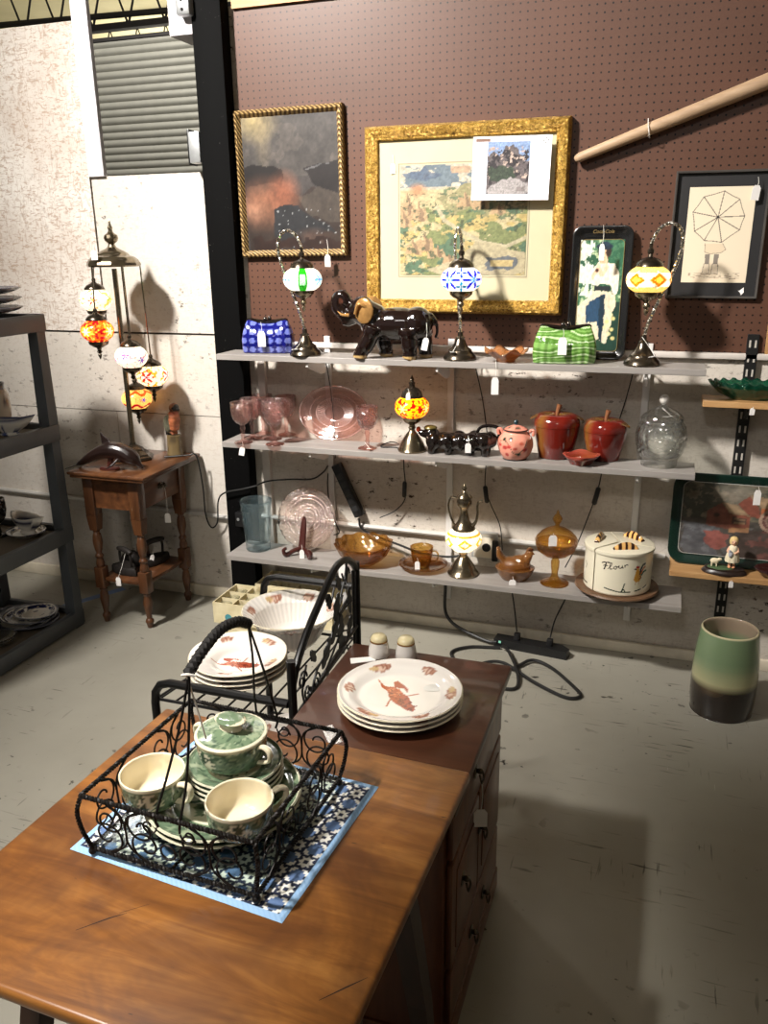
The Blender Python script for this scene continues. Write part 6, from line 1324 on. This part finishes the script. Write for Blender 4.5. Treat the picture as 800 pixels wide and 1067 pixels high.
# ================================================================ wire basket
MT['wire'] = plain('black_twisted_wire', (26, 22, 19), .5, .5, .2, 60)
bk = thing('wire_basket', 'black twisted-wire basket with scrolled sides and arched handle', 'basket', (-.633, 1.006, .6685), radians(-2.5))
h = .148; hb2 = .146; ZR = .108; ZB0 = .012
cs = [(-hb2, -hb2), (hb2, -hb2), (hb2, hb2), (-hb2, hb2)]; ct = [(x*1.04, y*1.02) for x, y in cs]
def rim_pts(z, c, sag=0.):
    out = []
    for (x0, y0), (x1, y1) in zip(c, c[1:]+c[:1]):
        for q in range(12): u = q/12; out.append((x0+(x1-x0)*u, y0+(y1-y0)*u, z-sag*sin(pi*u)))
    return out
Geo().rope(rim_pts(ZR, ct), .0021, .0024, .011, closed=True).obj('top_rim', MT['wire'], bk)
Geo().rope(rim_pts(ZB0, cs), .0020, .0024, .011, closed=True).rope([(-hb2, 0, ZB0), (hb2, 0, ZB0)], .0016, .0018, .011).rope([(0, -hb2, ZB0), (0, hb2, ZB0)], .0016, .0018, .011).obj('base_frame', MT['wire'], bk)
for (x, y), (x2, y2) in zip(cs, ct):
    Geo().rope(catmull([(x, y, ZB0), (x*1.05, y*1.05, .045), (x2*1.04, y2*1.04, .08), (x2, y2, ZR)], 5), .0019, .0023, .011).obj('corner_post', MT['wire'], bk)
    Geo().ball((x, y, .0065), .0065, 12, 8).obj('foot', MT['wire'], bk)
Geo().box((-hb2+.004, -hb2+.004, ZB0+.0035), (hb2-.004, hb2-.004, ZB0+.0062)).obj('glass_base', glass('green_edge_glass', (236, 244, 240), .0, .12, refl=.35), bk, smooth=0)
def scroll2(cx, cz, r, a0, turns, sgn, n=26): return [(cx+sgn*r*(1-.72*k/n)*cos(a0+turns*2*pi*k/n), cz+r*(1-.72*k/n)*sin(a0+turns*2*pi*k/n)) for k in range(n+1)]
for sd_ in range(4):
    g = Geo(); ang = sd_*pi/2
    def T(p): x, z = p; y = -hb2*(1.0+.03*(z/ZR)); return (x*cos(ang)-y*sin(ang), x*sin(ang)+y*cos(ang), z)
    for cx in (-.074, .074):
        for sg in (-1, 1):
            s1 = scroll2(cx+sg*.030, .076, .0285, pi/2, 1.2, sg); s2 = scroll2(cx+sg*.036, .046, .031, -pi/2, -1.15, sg)
            g.tube([T(p) for p in s1], .0017, 6); g.tube([T(p) for p in s2], .0017, 6)
            g.tube([T(p) for p in ((cx+sg*.030, .1045), (cx+sg*.006, .090), (cx, .062), (cx+sg*.005, .034), (cx+sg*.036, .015))], .0017, 6, k=5)
    g.tube([T((.013*cos(2*pi*k/20), .046+.013*sin(2*pi*k/20))) for k in range(20)], .0017, 6, closed=True)
    g.obj('scroll_side', MT['wire'], bk)
# handle spans front to back
HZ = .335; grip = catmull([(.020, -.085, HZ-.018), (.022, -.05, HZ), (.022, 0, HZ+.012), (.022, .05, HZ+.004), (.022, .083, HZ-.014)], 8)
Geo().rope(grip, .0035, .0058, .009, 3).obj('handle_grip', plain('black_wrapped_cord', (22, 19, 17), .75), bk)
for s in (-1, 1):
    for dx in (-.024, .018):
        p0 = (.021, s*.084, HZ-.016)
        g = Geo().tube([p0, (.021+dx*.35, s*.105, HZ-.09), (.016+dx*.8, s*.128, HZ-.17), (.01+dx, s*hb2*1.02, ZR), (.008+dx*.9, s*hb2*1.01, ZR-.02)], .0022, 6, k=5)
        sp = scroll2(.008+dx+(.014 if dx > 0 else -.014), ZR-.022, .014, pi if dx > 0 else pi, 1.0, 1 if dx > 0 else -1); g.tube([(x, s*hb2*1.02, z) for x, z in sp], .0016, 5)
        g.obj('handle_wire', MT['wire'], bk)
price_tag(bk, (-.612, .925, .985), .12, .001, .002, .3) if False else None
st_ = Geo().tube([(.018, -.088, HZ-.02), (.026, -.085, HZ-.06), (.030, -.07, .20)], .0014, 5, k=4).tube([(.012, -.09, HZ-.02), (.024, -.092, HZ-.016), (.032, -.086, HZ-.02)], .0022, 6, k=4).obj('tied_string', MT['string'], bk)
# green transferware
def p_transfer(R, inner=.0, base=(98, 118, 94), rim=(206, 204, 178)):
    def f(co):
        x, y = co[:, 0]/R, co[:, 1]/R; r = np.hypot(x, y); a = np.arctan2(y, x); P = Paint(x, y, (214, 210, 184)); n = fbm(x*9, y*9, 4); m = (r > .60)
        P.put(m, base); P.put(m & (n > .60), (132, 148, 120)); P.put(m & (fbm(x*16, y*16, 7) > .60), (76, 96, 76)); P.put(m & (abs(np.sin(a*5)) > .93) & (abs(r-.8) < .12), (146, 158, 130)); P.put((r < .60) & (r > .56), (96, 118, 92)); P.put((r < .50) & (n > .52), (126, 144, 116)); P.put((r < .45) & (fbm(x*14, y*14, 9) > .6), (84, 104, 82)); P.put(r > .975, rim); return P.c
    return f
for k in range(2): plate('transferware_plate', (-.632, 1.012, .6876+k*.0112), .127, ('lower large green patterned dinner plate in the wire basket', 'upper large green patterned dinner plate in the wire basket')[k], p_transfer(.127), 1, 'plate', 'green patterned china', .018, k*.6, None, 120)
for k in range(4): plate('transferware_saucer', (-.628, 1.048, .7098+k*.0098), .080, ('lowest small green saucer beneath the sugar bowl', 'second small green saucer beneath the sugar bowl', 'third small green saucer beneath the sugar bowl', 'topmost small green saucer directly under the sugar bowl')[k], p_transfer(.08), 1, 'saucer', 'green patterned china', .013, k*.9, None, 90)
def p_cup(R, h, medal=(-1.2,)):
    def f(co):
        a = np.arctan2(co[:, 1], co[:, 0]); z = co[:, 2]; r = np.hypot(co[:, 0], co[:, 1]); P = Paint(a, z, (226, 218, 190)); x = a*R; out = (z > h*.12) & (z < h*.93) & (r > R*.8*(z/h*.2+.8)-.004)
        n = fbm(x*130, z*130, 5); o2 = out & ~((z > h*.90)); P.put(o2, (108, 126, 102)); P.put(o2 & (n > .60), (150, 162, 134)); P.put(o2 & (fbm(x*190, z*190, 8) > .6), (70, 90, 72))
        for m in medal:
            d = np.hypot((((a-m+pi) % (2*pi))-pi)*R/.022, (z-h*.5)/.022); P.put(out & (d < 1), (222, 216, 190)); P.put(out & (d < .85) & (fbm(x*150, z*150, 3) > .5), (64, 82, 66)); P.put(out & (abs(d-.93) < .05), (88, 108, 86))
        return P.c
    return f
def cup(loc, rz, label, medal):
    t = thing('tea_cup', label, 'cup', loc, rz); R, h_ = .052, .056
    prof = [(.001, .003), (.029, .003), (.031, .0005), (.033, .003), (.042, .008), (.0485, .020), (.0508, .038), (.052, .0545), (.0505, .056), (.0485, .054), (.0475, .038), (.0448, .022), (.034, .010), (.001, .008)]
    o = Geo().lathe(prof, 90, sub=5)
    def pt(co):
        c = p_cup(R, h_, medal)(co); r = np.hypot(co[:, 0], co[:, 1]); rin = np.interp(co[:, 2], [p[1] for p in ((0, .007), (0, .022), (0, .038), (0, .053))], [.040, .0466, .0492, .0502]); c[r < rin] = (232, 220, 190); return c
    o.obj('cup_body', MT['vgloss'], t, paint=pt, smooth=180)
    Geo().tube([(.049, 0, .046), (.066, 0, .051), (.076, 0, .044), (.073, 0, .028), (.060, 0, .018), (.045, 0, .016)], [.0055, .006, .006, .006, .0055, .005], 10, k=5, flat=.75).obj('handle', plain('ivory_china_handle', (230, 220, 190), .12, coat=.5, var=.02) if 'ivory_china_handle' not in bpy.data.materials else bpy.data.materials['ivory_china_handle'], t)
    return t
cup((-.556, .932, .7205), radians(48), 'green patterned tea cup with round medallion, nearer the quilt\'s front corner', (-pi/2-.45,))
cup((-.722, .951, .7205), radians(-8), 'green patterned tea cup at the basket end away from the cabinet', (-pi/2+.6, -pi/2-1.0))
sg = thing('sugar_bowl', 'green patterned lidded sugar bowl with two handles on a stack of saucers', 'sugar bowl', (-.632, 1.05, .7462), radians(-12))
Geo().lathe([(.001, .003), (.032, .003), (.035, .0005), (.038, .003), (.048, .009), (.0555, .022), (.058, .04), (.0585, .055), (.054, .056), (.001, .05)], 90, sub=5).obj('bowl_body', MT['vgloss'], sg, paint=p_cup(.057, .060, (-pi/2-.15,)), smooth=180)
ld = Geo().lathe([(.058, .0562), (.0605, .058), (.059, .061), (.050, .0625), (.035, .064), (.020, .0665), (.013, .068)], 90, sub=5).obj('bowl_lid', MT['vgloss'], sg, paint=lambda co: Paint(co[:, 0], co[:, 1], (112, 132, 104)).put(fbm(co[:, 0]*110, co[:, 1]*110, 3) > .56, (150, 164, 134)).put(fbm(co[:, 0]*170, co[:, 1]*170, 6) > .62, (78, 98, 78)).put(np.hypot(co[:, 0], co[:, 1]) > .0555, (230, 222, 194)).c, smooth=180)
def p_knob(co): P = Paint(co[:, 0]*100, co[:, 1]*100, (232, 222, 192)); P.put((co[:, 2] > .082) & (np.hypot(co[:, 0], co[:, 1]) < .023), (112, 132, 104)); return P.c
Geo().lathe([(.020, .068), (.016, .073), (.019, .078), (.027, .083), (.027, .085), (.020, .087), (.001, .088)], 48, sx=1.05, sy=.75, sub=3).obj('lid_knob', MT['vgloss'], ld, paint=p_knob, smooth=180)
for s in (-1, 1): Geo().tube([(s*.053, 0, .045), (s*.068, 0, .052), (s*.080, 0, .045), (s*.076, 0, .028), (s*.050, 0, .018)], [.0045, .0055, .0055, .005, .004], 10, k=5, flat=.75).obj('handle', bpy.data.materials['ivory_china_handle'], sg)

# ================================================================ black iron rack
MT['rack'] = plain('black_wrought_iron', (17, 16, 16), .38, .4, .15, 40)
rk = thing('iron_rack', 'black wrought-iron rack with an arched leafy side panel, beside the cabinet', 'rack', (-.90, 1.75, 0))
def rk_(p): return ((XF(p[1]) if abs(p[0]-XR) < 1e-6 else p[0])+.90, p[1]-1.75, p[2])
XR = -.757
def XF(y): return -.743-.014*(y-1.512)/.46
def rt(name, pts, r, k=0, n=10, mat='rack'): return Geo().tube([rk_(p) for p in pts], r, n, k=k).obj(name, MT[mat], rk)
rt('post', [(XR, 1.512, 0), (XR, 1.512, .685)], .0105); rt('post', [(XR, 1.972, 0), (XR, 1.972, .752)], .0105)
def bend(x0, y, zt, x1): return [(x0, y, 0), (x0, y, zt-.06), (x0+.004, y, zt-.03), (x0+.018, y, zt-.009), (x0+.045, y, zt), (x1, y, zt)]
rt('front_tube', bend(-1.115, 1.512, .573, -.754), .0105, 0); rt('back_tube', bend(-1.045, 1.972, .678, -.768), .0105, 0)
rt('arch', [(XR, 1.515, .62), (XR, 1.55, .665), (XR, 1.62, .712), (XR, 1.69, .745), (XR, 1.76, .777), (XR, 1.825, .796), (XR, 1.89, .788), (XR, 1.94, .762), (XR, 1.97, .735)], .0095, 5)
rt('side_rail', [(XR, 1.515, .530), (XR, 1.968, .565)], .0065); rt('side_rail', [(XR, 1.515, .24), (XR, 1.968, .24)], .0065)
rt('side_stile', [(XR, 1.945, .24), (XR, 1.945, .735)], .004); rt('cross_rail', [(XR-.01, 1.945, .66), (XR, 1.83, .66)], .0045)
g = Geo(); 
for zz in (.522, .235):
    for k in range(9): x = -1.105+.352*k/8; xb = -1.03+.262*k/8; g.tube([rk_((x, 1.515, zz)), rk_((xb, 1.968, zz))], .0028, 6)
    g.tube([rk_((-1.112, 1.515, zz)), rk_((XR, 1.515, zz))], .004, 6).tube([rk_((-1.035, 1.966, zz)), rk_((XR, 1.966, zz))], .004, 6).tube([rk_((-1.112, 1.515, zz)), rk_((-1.035, 1.966, zz))], .004, 6)
    g.obj('shelf_grid', MT['rack'], rk); g = Geo()
# leafy scrolls in the side panel (local panel coordinates y, z)
def lf(y, z, a, L, w):
    n = 10; top = []; bot = []
    for k in range(n+1): u = k/n; ww = w*sin(pi*u)**.7*(1+.25*sin(u*pi*5)); top.append((u*L, ww)); bot.append((u*L, -ww))
    poly = top+bot[-2:0:-1]; M4 = Matrix(((0, 0, 1, XF(y)+.90), (cos(a), -sin(a), 0, y-1.75), (sin(a), cos(a), 0, z), (0, 0, 0, 1)))
    return Geo().prism(poly, -.0015, .0015, M4)
def sc(cy, cz, r, a0, turns, sg, n=24): return [rk_((XR, cy+sg*r*(1-.75*k/n)*cos(a0+turns*2*pi*k/n), cz+r*(1-.75*k/n)*sin(a0+turns*2*pi*k/n))) for k in range(n+1)]
g = Geo()
for pts in ([(1.62, .53), (1.66, .58), (1.74, .60), (1.80, .65), (1.86, .70)], [(1.70, .54), (1.78, .575), (1.84, .60), (1.90, .58)], [(1.84, .70), (1.88, .74), (1.90, .78)], [(1.58, .535), (1.57, .58), (1.60, .63)], [(1.74, .54), (1.72, .50), (1.76, .44), (1.84, .42)], [(1.64, .52), (1.62, .46), (1.66, .40)], [(1.88, .545), (1.91, .49), (1.88, .44)], [(1.86, .76), (1.885, .72), (1.905, .76), (1.92, .74)], [(1.74, .765), (1.745, .73), (1.765, .74), (1.775, .715), (1.80, .745)], [(1.80, .64), (1.85, .655), (1.93, .655)]):
    g.tube([rk_((XR, y, z)) for y, z in pts], .0030, 6, k=6)
for a in ((1.575, .60, .026, 0, 1.3, 1), (1.60, .56, .022, pi, 1.3, -1), (1.66, .555, .022, 0, 1.2, 1), (1.575, .50, .028, 0, 1.2, -1), (1.64, .47, .03, pi, 1.2, 1), (1.56, .43, .024, 0, 1.2, 1), (1.80, .47, .035, pi/2, 1.2, -1), (1.90, .40, .032, 0, 1.2, 1)): g.tube(sc(*a), .0028, 6)
g.obj('vine_scrolls', MT['rack'], rk)
for a in ((1.795, .655, 1.1, .075, .017), (1.77, .60, .9, .08, .018), (1.70, .565, .8, .085, .018), (1.83, .57, 1.4, .085, .020), (1.86, .53, 1.9, .08, .018), (1.895, .565, 1.1, .06, .016), (1.845, .72, 2.0, .055, .014), (1.77, .70, 1.9, .05, .013), (1.92, .62, 1.7, .085, .012), (1.66, .61, 2.2, .05, .012), (1.90, .47, 1.4, .06, .015)): lf(*a).obj('iron_leaf', MT['rack'], rk, smooth=0)
price_tag(rk, (-.79, 1.965, .69), .03, .012, .05, .3)
# dishes on the rack
for k in range(4):
    def pb(co, k=k): return p_lobster(.122, radians(35), True, 5, .80, 1.05)(co)
    prof = [(.001, .003), (.05, .003), (.055, 0), (.06, .003), (.075, .018), (.103, .028), (.122, .034), (.1225, .0365), (.118, .036), (.100, .031), (.072, .022), (.058, .010), (.05, .007), (.035, .006), (.02, .006), (.001, .006)]
    o = Geo().lathe(prof, 140, sub=4, wob=lambda a, r, z: (r*(1+.006*cos(8*a)*(r > .1)), z)).obj('lobster_bowl', MT['vgloss'], None, (-.957, 1.652, .5275+k*.0132), paint=pb, smooth=180)
    tagp(o, ('bottom lobster bowl of the stack on the iron rack', 'second lobster bowl from the bottom of the rack stack', 'third lobster bowl from the bottom of the rack stack', 'top lobster soup bowl of the stack on the iron rack')[k], 'bowl', 'lobster bowls on the rack')
prof = [(.001, .003), (.06, .003), (.064, .0005), (.068, .004), (.080, .02), (.099, .06), (.107, .0745), (.133, .0965), (.1335, .099), (.130, .0985), (.103, .077), (.095, .062), (.077, .026), (.065, .010), (.05, .008), (.02, .007), (.001, .007)]
def p_big(co):
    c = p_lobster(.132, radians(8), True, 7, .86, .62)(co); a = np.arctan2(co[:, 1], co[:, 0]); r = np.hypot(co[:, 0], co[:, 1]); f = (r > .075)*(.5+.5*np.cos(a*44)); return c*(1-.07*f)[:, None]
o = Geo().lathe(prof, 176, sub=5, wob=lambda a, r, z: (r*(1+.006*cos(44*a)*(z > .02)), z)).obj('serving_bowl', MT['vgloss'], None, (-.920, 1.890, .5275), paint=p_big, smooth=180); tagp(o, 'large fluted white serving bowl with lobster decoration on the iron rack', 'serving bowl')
for k in range(2): plate('shell_plate', (-.89, 1.82, .2400+k*.0112), .125, ('lower white shell plate on the rack\'s bottom tier', 'upper white shell plate on the rack\'s bottom tier')[k], p_lobster(.125, .4, True, 6, .82), 1, 'plate', 'shell plates on the rack', .018, 0, None, 110)
